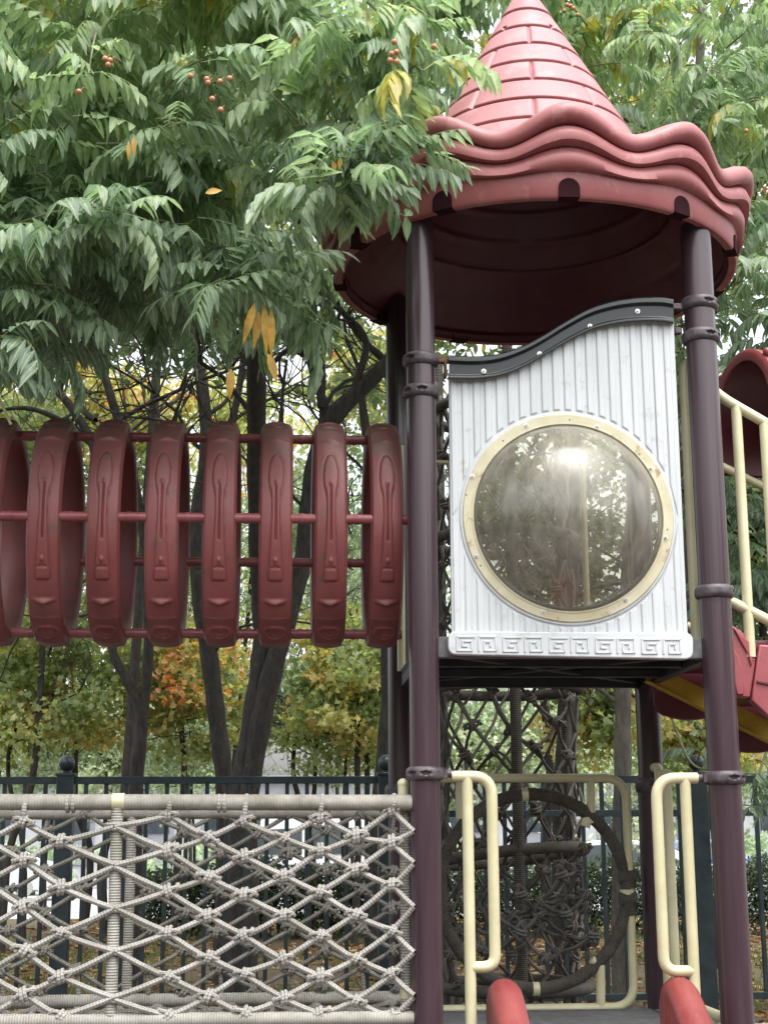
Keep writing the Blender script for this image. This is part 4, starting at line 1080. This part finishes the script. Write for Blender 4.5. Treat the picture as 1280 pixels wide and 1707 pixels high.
pxlimb(q, [(590, 650), (610, 570), (570, 520), (530, 500), (495, 520)], TY-.1, [14, 12, 10, 8, 5])
pxlimb(q, [(640, 600), (600, 560), (560, 500), (550, 440), (560, 380)], TY+.1, [14, 10, 8, 8, 5])
tips = []
for (px, py, dx, dz, L, r_) in [(430, 700, -.6, .5, 1.0, .022), (520, 600, .4, .6, .9, .018), (540, 680, .6, .6, .9, .018), (430, 800, .3, .9, 1.0, .02), (600, 620, -.3, .9, .8, .016), (640, 600, .5, .4, .9, .016), (425, 620, -.8, .4, .9, .018), (500, 940, .6, .5, .8, .015), (512, 850, -.5, .6, .8, .014), (560, 480, .1, .9, .8, .014), (430, 560, -.5, .2, 1.0, .016)]:
    p = atY(px, py, TY-.1); twigs(q, p, np.array([dx, rt.uniform(-.4, .5), dz]), L, r_, 3, rt, tips)
q.build('trunk', M_BARK, tree1, smooth=70)
# crown clusters
yb_x = [-300, 0, 60, 130, 200, 270, 340, 400, 470, 505, 540, 600, 640]
yb_y = [620, 610, 600, 600, 540, 560, 560, 560, 560, 480, 430, 380, 350]
cl = []; lims = MB(); twl = MB()
def tint_for(py, r): return float(np.clip(.74-.00075*py+r.normal(0, .15), .02, .86))  # higher leaves tinted paler, light from above put into the colour
def outdir(r):
    d = np.array([r.normal(0, .5), r.normal(-.55, .35), r.uniform(-.35, .45)]); return d/np.linalg.norm(d)
rc = np.random.default_rng(21)
def try_add(px, py, Y, sc=1.0, nl=None):
    p = atY(px, py, Y); d = outdir(rc)
    if Y < 6 and px > 480: d[0] = abs(d[0])+.3; d /= np.linalg.norm(d)
    cl.append((p, d, nl or int(rc.integers(4, 8)), tint_for(py, rc), sc))
    L = rc.uniform(.18, .5) if not (Y < 6 and px > 480) else .15; pts = [p-d*L*1.0+np.array([0, 0, .04]), p-d*L*.5+np.array([0, 0, .045]), p]
    twl.tube(smooth_path(pts, 2), [.006, .0055, .005, .004, .003], 5, caps=False)
n = 0
while n < 225:      # near layer
    px = rc.uniform(-260, 520); py = rc.uniform(-260, 640); Y = rc.uniform(5.35, 6.6)
    if py < np.interp(px, yb_x, yb_y)-25 and px < 500: try_add(px, py, Y); n += 1
n = 0
while n < 210:
    px = rc.uniform(-380, 520); py = rc.uniform(-300, 640); Y = rc.uniform(6.6, 8.6)
    if py < np.interp(px, yb_x, yb_y)-10 and px < 480: try_add(px, py, Y, 1.05); n += 1
n = 0
while n < 300:     # behind the roof
    px = rc.uniform(-300, 1000); py = rc.uniform(-300, 540); Y = rc.uniform(8.1, 10.2)
    if py < (np.interp(px, yb_x, yb_y) if px < 600 else 380): try_add(px, py, Y, 1.1); n += 1
for px, py in [(560, 60), (600, 40), (650, 70), (700, 90), (560, 150), (620, 150), (680, 160), (705, 130), (570, 220), (630, 215), (660, 245), (600, 265), (540, 300), (560, 330), (590, 300), (690, 265), (640, 285), (545, 240), (520, 60), (530, 140), (610, 100), (665, 20), (715, 40), (600, -60), (700, -60), (650, -120), (740, -80), (585, 345)]:
    try_add(px, py-12, rc.uniform(5.0, 5.5), .92, 5)
V, Fq, Tn, Rn = rosettes(cl, 5)
crown1 = mesh_from('crown', V, Fq, Tn, M_LEAF, tree1, Rn)
# boughs inside the canopy
bq = twl
for (pts, wv) in [([(300, -120, -3.5), (200, 60, -4.2), (90, 200, -4.7), (20, 170, -4.9)], [14, 9, 6, 4]), ([(350, 120, -3.2), (430, 200, -4.3), (560, 230, -5.1), (680, 240, -5.2)], [12, 9, 6, 4]), ([(400, 330, -2.6), (300, 380, -3.8), (180, 420, -4.6), (60, 470, -4.8)], [12, 9, 6, 4]), ([(425, 500, -1.6), (380, 420, -3), (330, 300, -4.4), (380, 200, -5)], [12, 8, 6, 4]), ([(410, 250, -3.2), (300, 240, -4.4), (160, 240, -5)], [10, 7, 4])]:
    P = [atY(p[0], p[1], TY+p[2]) for p in pts]; limb(bq, P, [v/2/F*6.5 for v in wv], 8)
bq.build('twigs', M_TWIG, tree1, smooth=70)['kind'] = 'stuff'
# berries
k = 0
for (px, py) in [(176, 98), (184, 101), (181, 108), (132, 153), (318, 127), (347, 138), (367, 136), (383, 131), (354, 165), (368, 183), (657, 70), (661, 87), (650, 101), (661, 103), (653, 90), (723, 78), (345, 132)]:
    q = MB(); p = atY(px, py, 5.02 if px < 600 else 4.95); q.sphere(p, .0115, 12, 9); q.tube([p, p+np.array([.01, .03, .035]), p+np.array([.03, .10, .05])], .0012, 4); q.build('berry', M_BERRY, tree1, smooth=80)
# yellowed leaves
cly = [(atY(432, 560, 5.9), np.array([0, -.3, -.9]), 2, 1.0, 1.1), (atY(455, 590, 5.9), np.array([0, -.3, -.9]), 1, 1.0, 1.1), (atY(355, 318, 5.05), np.array([0, -.3, -.5]), 0, 1.0, 1.0)]
Vy = []; Fy = []; nv = 0
ry = np.random.default_rng(3)
for (px, py, Y, L, W, dx, dz) in [(425, 505, 5.5, .17, .035, -.25, -1), (440, 508, 5.5, .2, .035, .1, -1), (452, 515, 5.5, .2, .03, .05, -1), (432, 520, 5.52, .15, .03, -.1, -1), (447, 590, 5.5, .12, .035, .35, -1), (343, 322, 5.0, .06, .028, 1, .25), (385, 615, 5.5, .12, .035, 0, -1), (272, 632, 5.5, .0, .03, 0, -1), (215, 235, 5.3, .08, .018, .05, -1), (223, 228, 5.3, .08, .02, .1, -1), (555, 268, 5.0, .05, .02, .2, -1), (568, 262, 5.0, .05, .018, -.1, -1)]:
    if L == 0: continue
    V, Fc = leaflet(L, W, .3, .2, 4); Mx = frame_to(np.array([dx, -.1, dz], float), np.array([.2, -1, .2]))
    mesh_from('yellowed_leaf', V @ Mx.T+atY(px, py, Y), Fc, np.full(len(V), .985), M_LEAF, tree1)

# -- right-hand pinnate tree
TY2 = 9.9
tree2 = thing('broadleaf_tree', 'tree with pinnate leaves behind the roof at the right, slim straight trunk behind the deck', 'tree', (atY(1036, 1500, TY2)[0], TY2, G0))
q = MB(); b0 = atY(1030, 1500, TY2); b0[2] = G0
limb(q, [b0, atY(1036, 1400, TY2), atY(1038, 1250, TY2), atY(1040, 1100, TY2), atY(1060, 800, TY2), atY(1110, 500, TY2-.2), atY(1160, 200, TY2-.4), atY(1170, -100, TY2-.5)], [.075, .062, .056, .052, .05, .045, .035, .02], 12)
tips = []
for (px, py, dx, dz) in [(1050, 900, .8, .5), (1060, 800, .6, .6), (1100, 560, .8, .4), (1080, 640, -.5, .6), (1130, 350, .7, .4), (1150, 250, -.6, .5), (1040, 1180, -.7, .5)]:
    twigs(q, atY(px, py, TY2), np.array([dx, rt.uniform(-.7, .1), dz]), .9, .016, 2, rt, tips)
q.build('trunk', M_BARKP, tree2, smooth=70)
cl = []; twl = MB()
n = 0
while n < 150:
    px = rc.uniform(900, 1560); py = rc.uniform(-260, 560); Y = rc.uniform(7.9, 9.6)
    if py > 480 and px < 1190: continue
    try_add(px, py, Y, 1.0); n += 1
n = 0
while n < 70:
    px = rc.uniform(1150, 1560); py = rc.uniform(430, 1090); Y = rc.uniform(8.3, 9.6)
    if px < 1200 and py < 560: continue
    try_add(px, py, Y, 1.0); cl[-1] = (*cl[-1][:3], float(np.clip(cl[-1][3]*.5, 0, .5)), 1.0); n += 1
n = 0
while n < 130:
    try_add(rc.uniform(480, 1500), rc.uniform(-260, 330), rc.uniform(9.6, 11.5), 1.15); n += 1
for px, py in [(1172, 1245), (1258, 1310), (1285, 1290), (1262, 1345), (1130, 1150)]: try_add(px, py, 8.9, .8, 4)
V, Fq, Tn, Rn = rosettes(cl, 6); mesh_from('crown', V, Fq, Tn, M_LEAF, tree2, Rn)
P = [atY(1090, 1130, 9.2), atY(1120, 1200, 9.0), atY(1150, 1270, 8.9), atY(1190, 1285, 8.9), atY(1258, 1290, 8.9)]; limb(twl, P, [.010, .009, .008, .007, .005], 6)
P = [atY(1290, 900, 9.4), atY(1300, 1150, 9.1), atY(1262, 1300, 8.9)]; limb(twl, P, [.014, .011, .007], 6)
for (px, py) in [(945, 8), (955, 14), (940, 18), (962, 25), (936, 70), (950, 10), (1243, 218)]:
    qb = MB(); p = atY(px, py, 7.75); qb.sphere(p, .013, 12, 9); qb.build('berry', M_BERRY, tree2, smooth=80)
twl.build('twigs', M_TWIG, tree2, smooth=70)['kind'] = 'stuff'

# -- two more near trunks left
def crown_blob(center, rad, n, size, shape, m, parent, seed, tlo, thi, nclump=40, hollow=.5):
    r = np.random.default_rng(seed); C = np.array(center); rad = np.array(rad)
    cc = r.normal(0, 1, (nclump, 3)); cc /= np.linalg.norm(cc, axis=1, keepdims=True); cc *= (hollow+(1-hollow)*r.random((nclump, 1)))*rad; cc += C
    ct = np.where(r.random(nclump) < .07, r.uniform(.75, .95, nclump) if m is M_LEAFA else r.uniform(tlo, thi, nclump), r.uniform(tlo, thi, nclump)); cr = r.uniform(.16, .34, nclump)
    idx = r.integers(0, nclump, n); off = r.normal(0, 1, (n, 3)); off /= np.linalg.norm(off, axis=1, keepdims=True); off *= (r.random((n, 1))**.6)*cr[idx][:, None]*rad.mean()*1.5; off[:, 2] *= .6
    pos = cc[idx]+off; tint = np.clip(ct[idx]+r.normal(0, .12, n), 0, 1)
    V, Fq, Tn = scatter(pos, size, tint, shape, seed+1); mesh_from('crown', V, Fq, Tn, m, parent)
def near_tree(label, px, Y, trunk_pts, widths, extra, crown, m_leaf, seed, tw=()):
    t = thing('broadleaf_tree', label, 'tree', (atY(px, 1500, Y)[0], Y, G0)); q = MB(); b0 = atY(px, 1500, Y); b0[2] = G0
    P = [b0]+[atY(p[0], p[1], Y+(p[2] if len(p) > 2 else 0)) for p in trunk_pts]; limb(q, P, [v/2/F*Y for v in [widths[0]*1.15]+widths], 12)
    for e, ew in extra: pxlimb(q, e, Y, ew)
    rr = np.random.default_rng(seed); tp = []
    for (x, y, dx, dz, L, r_) in tw: twigs(q, atY(x, y, Y), np.array([dx, rr.uniform(-.5, .5), dz]), L, r_, 3, rr, tp)
    q.build('trunk', M_BARK, t, smooth=70)
    for c in crown: crown_blob(*c[:2], c[2], c[3], c[4], m_leaf, t, seed+5, c[5], c[6])
    return t
near_tree('leaning tree with a forked dark trunk behind the fence, second from the left', 222, 11.2,
          [(224, 1400), (228, 1290), (236, 1190), (210, 1130), (185, 1070), (172, 900), (160, 760), (120, 680), (60, 620), (-40, 540)], [27, 25, 21, 16, 15, 15, 15, 14, 12, 8],
          [([(240, 1190), (246, 1120), (248, 1040), (240, 900), (215, 760), (185, 660), (160, 560), (150, 420)], [15, 18, 17, 16, 16, 15, 14, 10]), ([(160, 745), (100, 700), (40, 680), (-30, 690)], [14, 10, 8, 5])],
          [((atY(120, 380, 12.2)), (2.4, 1.0, 1.2), 5000, .11, OVAL, 0, .6)], M_LEAFO, 31,
          tw=[(160, 700, -.5, .6, 1.2, .022), (100, 660, .2, .9, 1.1, .018), (200, 700, .7, .5, 1.2, .02), (240, 850, .5, .8, 1.2, .02), (172, 900, -.8, .5, 1.2, .02), (60, 640, .3, .6, 1.0, .016), (300, 650, .3, .5, .9, .012), (0, 600, .2, .3, 1, .014), (130, 760, -.4, .3, 1, .014)])
near_tree('slender curved dark trunk tree between the two forked trees behind the fence', 374, 11.8,
          [(376, 1400), (374, 1300), (362, 1200), (350, 1100), (332, 980), (330, 860), (345, 740), (330, 600), (300, 480), (290, 350)], [30, 30, 30, 30, 28, 26, 24, 20, 14, 8],
          [([(340, 780), (380, 720), (400, 640), (410, 540)], [16, 14, 12, 8])],
          [((atY(330, 420, 12.6)), (1.8, .8, 1.0), 3000, .11, OVAL, 0, .6)], M_LEAFO, 41,
          tw=[(335, 700, .7, .6, 1.2, .02), (330, 900, -.7, .6, 1.1, .018), (345, 760, -.6, .4, 1.2, .018), (390, 700, .6, .3, 1.1, .016), (350, 1100, .6, .8, 1.0, .014)])
near_tree('thin dark trunk tree just left of the tower back post', 632, 12.4, [(634, 1400), (640, 1280), (648, 1150), (640, 980), (620, 800), (600, 640)], [36, 30, 26, 22, 18, 14], [],
          [((atY(620, 560, 12.8)), (1.2, .8, .9), 1800, .10, OVAL, .1, .8)], M_LEAFO, 51, tw=[(620, 800, -.5, .6, 1.1, .016), (640, 980, .6, .6, 1.1, .016), (600, 640, -.4, .6, 1.0, .014)])
near_tree('straight tree with thick trunk seen through the climbing net tube', 940, 11.0, [(938, 1400), (942, 1280), (946, 1160), (950, 1000), (955, 800), (960, 600)], [36, 34, 32, 30, 26, 22], [],
          [((atY(960, 500, 12.0)), (1.3, .8, 1.0), 2200, .10, OVAL, 0, .6)], M_LEAFO, 61, tw=[(950, 1000, .8, .6, 1.1, .016), (955, 800, -.6, .6, 1.1, .016)])

# -- autumn trees further back
def far_tree(label, px, pyc, Y, rad, m, size, n, tlo, thi, seed, shape=STAR, trunk=None, bark=M_BARK):
    c = atY(px, pyc, Y); t = thing('broadleaf_tree', label, 'tree', (c[0], Y, gz(0, Y)-.02), group='trees beyond the fence')
    q = MB(); gz0 = gz(0, Y)-.05; rr = np.random.default_rng(seed); tw_ = (trunk or .09)*.5
    P = [np.array([c[0], Y, gz0]), np.array([c[0]+rr.normal(0, .05), Y, gz0+1.0]), np.array([c[0]+rr.normal(0, .12), Y, gz0+2.0]), np.array([c[0]+rr.normal(0, .2), Y, max(gz0+3, c[2])]), np.array([c[0]+rr.normal(0, .3), Y, c[2]+rad[2]*.8])]
    limb(q, P, [tw_*1.2, tw_, tw_*.9, tw_*.6, .02], 9); tp = []
    for k in range(7): twigs(q, P[2]+(P[4]-P[2])*rr.uniform(0, .7), np.array([rr.normal(0, .8), rr.normal(0, .6), rr.uniform(.2, .8)]), rad[0]*.7, tw_*.3, 2, rr, tp)
    q.build('trunk', bark, t, smooth=70)
    crown_blob(c, rad, int(n*2.0), size*.66, shape, m, t, seed+3, tlo, thi, nclump=70, hollow=.15)
FT = [('pale leafy tree far behind the left end of the tunnel', 20, 960, 22.0, (2.0, .9, 2.0), M_LEAFP, .10, 6000, .0, .8, 123, .06),
      ('pale leafy tree far behind the middle of the tunnel', 330, 960, 23.0, (2.0, .9, 2.1), M_LEAFA, .10, 6500, .0, .55, 124, .06),
      ('pale leafy tree far behind the tower end of the tunnel', 600, 980, 21.0, (1.6, .9, 2.0), M_LEAFP, .10, 6000, .0, .8, 125, .06),
('low green shrubby tree behind the fence post with the ball', 90, 1230, 19.0, (1.2, .7, .75), M_LEAFP, .08, 3400, .0, .7, 120, .04),
      ('low green shrubby tree behind the slender trunk', 330, 1235, 20.0, (1.2, .7, .75), M_LEAFP, .08, 3400, .0, .6, 121, .04),
      ('low yellowing shrubby tree just left of the tower legs', 585, 1215, 17.0, (.8, .6, .7), M_LEAFA, .085, 2600, .0, .5, 122, .04),
('pale yellow green tree glimpsed between the right hand tunnel rings', 520, 900, 17.0, (1.5, .8, 1.2), M_LEAFP, .10, 3600, .1, .9, 118, .06),
      ('olive tree glimpsed between the left hand tunnel rings', 200, 920, 17.5, (1.6, .8, 1.0), M_LEAFA, .10, 3200, .0, .6, 119, .06),
('yellow and orange leaved tree low at the far left behind the fence', 60, 1130, 15.5, (1.2, .9, .95), M_LEAFA, .12, 4200, .0, .62, 101, .05),
      ('olive green tree above the tunnel at the far left', 40, 800, 15.0, (1.3, .9, 1.1), M_LEAFO, .12, 3600, .3, 1.0, 102, .08),
      ('golden tree glimpsed above the second and third tunnel rings', 170, 690, 16.5, (1.3, .9, .7), M_LEAFA, .13, 3000, .35, .8, 103, .08),
      ('orange leaved tree between the forked trunk and the slender trunk', 300, 1130, 15.8, (.9, .8, .95), M_LEAFA, .12, 3600, .05, .72, 104, .07),
      ('thin yellow crowned tree above the middle of the tunnel', 380, 700, 17.5, (1.2, .9, .8), M_LEAFA, .12, 1500, .2, .7, 105, .07),
      ('green and rust leaved tree left of the tower behind the fence', 590, 1130, 16.0, (.9, .8, .95), M_LEAFA, .12, 3200, .0, .72, 106, .07),
      ('pale green tree behind the thick forked trunk', 520, 1180, 18.5, (1.4, .9, .9), M_LEAFP, .10, 4000, 0, .8, 107, .07),
      ('yellowing tree seen beside the tower post above the tunnel', 610, 640, 16.5, (.9, .8, .9), M_LEAFA, .12, 1500, .1, .6, 108, .07),
      ('maple with yellow green leaves seen beneath the upper deck', 1010, 1190, 13.5, (.7, .6, .55), M_LEAFA, .12, 1500, .0, .7, 109, .07),
      ('maple with green and orange leaves right of the back post', 1180, 1220, 13.0, (.7, .6, .5), M_LEAFA, .12, 1300, .0, .75, 110, .06),
      ('pale bushy tree behind the lower deck far away', 1080, 1260, 24, (3.0, 1.2, 1.2), M_LEAFP, .13, 7000, .2, 1.0, 111, .08),
      ('pale green bushy tree far behind the left part of the fence', 180, 1240, 26, (3.2, 1.2, 1.3), M_LEAFP, .14, 7000, .2, 1.0, 112, .08),
      ('dark green tree behind the stairs at the right', 1250, 880, 14.5, (1.0, .8, 1.5), M_LEAFO, .12, 5200, .0, .45, 113, .10),
      ('dark leaved tree seen through the bubble window', 900, 860, 14.5, (1.3, .8, 1.4), M_LEAFO, .12, 3800, .0, .6, 114, .10),
      ('tall green tree behind the roof at the right', 1150, 250, 13.5, (2.2, 1.0, 2.2), M_LEAFO, .12, 8000, .3, .8, 115, .12),
      ('tall green tree behind the canopy at the upper left', 250, 150, 14.0, (2.6, 1.0, 2.0), M_LEAFO, .12, 4500, .3, .8, 116, .12),
      ('pale green tree far behind the tower between its legs', 800, 1220, 22, (2.2, 1.2, 1.3), M_LEAFP, .13, 5000, .1, .9, 117, .08)]
for f in FT: far_tree(*f[:11], trunk=f[11])

# ================================================================== HEDGE, LITTER, GRASS
hg = thing('hedge', 'clipped dark green hedge beyond the fence', 'hedge', (2.2, 17.5, .45))
r = np.random.default_rng(71); n = 70000
x0 = atY(235, 1500, 17.5)[0]; pos = np.stack([r.uniform(x0, 9, n), 17.5+r.normal(0, .22, n), .45+r.random(n)**.7*(.78)+.05*np.sin(np.linspace(0, 60, n))], 1)
pos[:, 2] += .04*np.sin(pos[:, 0]*3.1)+.03*np.sin(pos[:, 0]*7.7)
V, Fq, Tn = scatter(pos, .055, np.clip(r.uniform(0, 1, n)*.8+(pos[:, 2]-.8)*.4, 0, 1), OVAL, 72, down=-.2); mesh_from('foliage', V, Fq, Tn, M_HEDGE, hg)
q = MB()
for k in range(60):
    x = x0+k*(9-x0)/60; q.tube([np.array([x, 17.5, .44]), np.array([x+r.normal(0, .05), 17.5+r.normal(0, .1), .95])], .012, 5)
q.build('stems', M_BARK, hg)
n = 26000; pos = np.stack([r.uniform(-4.5, 7, n), r.uniform(9.0, 22, n), np.full(n, .462)+r.random(n)*.03], 1)
keep = (np.sin(pos[:, 0]*1.7)+np.sin(pos[:, 1]*1.3+1)+r.normal(0, .8, n)) > -.7; pos = pos[keep]; n = len(pos)
V, Fq, Tn = scatter(pos, .10, r.random(n), STAR, 73, down=0)
V[:, 2] = .455+(V[:, 2]-.455)*.30; V[:, 2] = np.maximum(V[:, 2], .453)
o = mesh_from('fallen_leaves', V, Fq, Tn, M_LITTER, None); tag(o, 'brown and orange fallen leaves on the planting bed', 'leaf litter', kind='stuff')
n = 30000; pos = np.stack([r.uniform(-4.5, 7, n), r.uniform(9.0, 20, n), np.full(n, .45)], 1); keep = (np.sin(pos[:, 0]*2.3+1)+np.sin(pos[:, 1]*1.9)+r.normal(0, .7, n)) > .3; pos = pos[keep]; n = len(pos)
h = r.uniform(.04, .13, n); lean = r.normal(0, .03, (n, 2)); wv = np.stack([np.full(n, .004), np.zeros(n), np.zeros(n)], 1)
tp = pos+np.stack([lean[:, 0], lean[:, 1], h], 1); V = np.stack([pos-wv, pos+wv, tp], 1).reshape(-1, 3)
o = mesh_from('grass', V, np.arange(3*n).reshape(n, 3), np.repeat(r.random(n), 3), M_GRASS, None); tag(o, 'tufts of green grass among the fallen leaves', 'grass', kind='stuff')

# ================================================================== FAR SIDE OF THE ROAD: cars, wall, building
def car(label, cx, Y, yaw, paint, kind='sedan', cat='car'):
    t = thing('parked_'+('van' if kind == 'van' else 'car'), label, 'van' if kind == 'van' else 'car', (cx, Y, .058), group='cars parked across the road')
    c, s = math.cos(yaw), math.sin(yaw); base = np.array([cx, Y, .058])
    def W(x, y, z): return base+np.array([x*c-y*s, x*s+y*c, z])
    if kind == 'van':
        side = [(-2.3, .35), (-2.35, .9), (-2.25, 1.15), (-1.75, 1.75), (-1.4, 1.92), (2.1, 1.95), (2.28, 1.8), (2.35, .9), (2.3, .35)]; gl = [(-1.95, 1.22), (-1.6, 1.68), (-.7, 1.72), (-.7, 1.22)]; gl2 = [(-.55, 1.22), (-.55, 1.72), (1.9, 1.72), (2.0, 1.22)]; hw = .85
    else:
        side = [(-2.2, .3), (-2.25, .65), (-2.1, .8), (-1.2, .95), (-.6, 1.38), (-.2, 1.45), (.7, 1.45), (1.1, 1.38), (1.75, 1.02), (2.15, .95), (2.25, .6), (2.2, .3)]; gl = [(-1.0, .98), (-.52, 1.34), (.18, 1.38), (.18, .98)]; gl2 = [(.28, .98), (.28, 1.38), (.9, 1.33), (1.45, 1.0)]; hw = .86
    q = MB(); rows = []
    for y, ins in ((-hw, .0), (-hw*.93, 1), (hw*.93, 1), (hw, 0)):
        rows.append([W(x*(1 if ins else .985), (y if z < 1.0 else y*(1-.22*(z-1.0)/.9)), z if ins else z-.02) for x, z in side])
    q.grid(np.array(rows), cv=True); q.add(rows[0], [tuple(range(len(side)))]); q.add(rows[-1], [tuple(range(len(side)))]); q.build('body', paint, t, bevel=.04, seg=3, smooth=50)
    for sd in (-1, 1):
        for g_ in (gl, gl2):
            q = MB(); P = [W(x, sd*((hw if z < 1.0 else hw*(1-.22*(z-1.0)/.9))+.006), z) for x, z in g_]; q.prism(P, (W(0, sd*.01, 0)-W(0, 0, 0))); q.build('window', M_GLASS, t)
    if kind == 'van': ws = [(-2.22, 1.2), (-1.80, 1.70)]; rs = [(2.36, 1.2), (2.30, 1.7)]
    else: ws = [(-1.18, .99), (-.66, 1.34)]; rs = [(1.72, 1.06), (1.18, 1.34)]
    for nm, g_ in (('windscreen', ws), ('rear_window', rs)):
        q = MB(); P = [W(g_[0][0]-.01, -hw*.8, g_[0][1]+.01), W(g_[0][0]-.01, hw*.8, g_[0][1]+.01), W(g_[1][0]-.01, hw*.7, g_[1][1]+.01), W(g_[1][0]-.01, -hw*.7, g_[1][1]+.01)]; q.prism(P, np.array([0, 0, .012])); q.build(nm, M_GLASS, t)
    for wx in (-1.35, 1.35):
        for sd in (-1, 1):
            q = MB(); q.tube([W(wx, sd*(hw-.2), .33), W(wx, sd*(hw-.2), .33), W(wx, sd*(hw+.01), .33)], [.33, .33, .33], 22); wh = q.build('wheel', M_TYRE, t, bevel=.02)
            q = MB(); q.tube([W(wx, sd*(hw+.0), .33), W(wx, sd*(hw+.02), .33)], .2, 16); q.build('rim', M_STEEL, wh)
    for sd in (-1, 1):
        q = MB(); q.sphere(W(-2.13, sd*.62, .68), .12, 10, 8, sc=(.8, 1.2, .6)); q.build('headlight', M_STEEL, t)
        q = MB(); q.sphere(W(-.95, sd*(hw+.1), 1.0), .09, 10, 8, sc=(1, .8, .7)); q.build('mirror', paint, t)
CYr = 31.0
def cx(px, Y): return atY(px, 1430, Y)[0]
car('white van parked across the road behind the rope bridge', cx(560, CYr), CYr, R(4), M_CARW, 'van')
car('white car parked across the road behind the round hoop', cx(1010, CYr), CYr, R(-4), M_CARW)
car('blue car parked across the road behind the right grab rail', cx(1172, 35), 35.0, R(82), M_CARB)
car('silver car parked across the road at the right edge behind the front post', cx(1365, CYr-1), CYr-1, R(3), M_CARS)
car('small white car parked far off behind the fence post at the left', cx(120, 52), 52.0, R(30), M_CARW)
car('silver blue car at the left edge behind the rope bridge', cx(-40, 40), 40.0, R(10), M_CARS)
bl = thing('low_building', 'long low pale building with grey panels beyond the parked cars', 'building', (0, 50, .05))
q = MB(); q.box((0, 54, 1.75), (110, 0, 0), (0, 8, 0), (0, 0, 3.4)); q.build('wall', M_WALLP, bl, bevel=.02)
q = MB(); q.box((0, 54, 3.55), (111, 0, 0), (0, 8.8, 0), (0, 0, .18)); q.build('roof', M_WALLG, bl, bevel=.02)
for k in range(-9, 12):
    x = k*2.6; q = MB(); q.box((x, 49.97, 1.9), (1.7, 0, 0), (0, .06, 0), (0, 0, 2.2)); w_ = q.build('panel', M_WALLG, bl, bevel=.01)
    q = MB(); q.box((x, 49.92, 2.3), (1.4, 0, 0), (0, .05, 0), (0, 0, 1.0)); q.build('window', M_GLASS, w_, bevel=.01)
# bushes in front of the building
for i, px in enumerate((60, 330, 700, 980, 1230)):
    c = atY(px, 1380, 44); t = thing('bush', ['rounded pale bush by the far building at the left edge', 'rounded bush by the far building behind the forked trunk', 'rounded bush by the far building between the tower legs', 'rounded bush by the far building behind the hoop', 'rounded bush by the far building at the right edge'][i], 'bush', (c[0], 44, .05), group='bushes by the far building')
    crown_blob((c[0], 44, .9), (2.0, .8, .8), 2200, .16, OVAL, M_LEAFP, t, 200+i, .1, .8, nclump=30)
    q = MB(); q.tube([(c[0], 44, .05), (c[0], 44, 1.0)], .08, 8); q.build('trunk', M_BARK, t)

# unseen wood added behind the viewer to block low light, mirrored in the dome
r = np.random.default_rng(300); n = 30000
ang = r.uniform(-math.pi*1.08, math.pi*.08, n); rad_ = r.uniform(12, 15, n)
pos = np.stack([rad_*np.cos(ang), rad_*np.sin(ang), r.uniform(.2, 5.5, n)+1.0*np.sin(ang*9)], 1)
V, Fq, Tn = scatter(pos, .75, r.random(n), OVAL, 301); o = mesh_from('unseen_woodland', V, Fq, Tn, M_LEAFO, None)
tag(o, 'unseen dense green wood added round the near side to block light', 'unseen_woodland', kind='stuff')
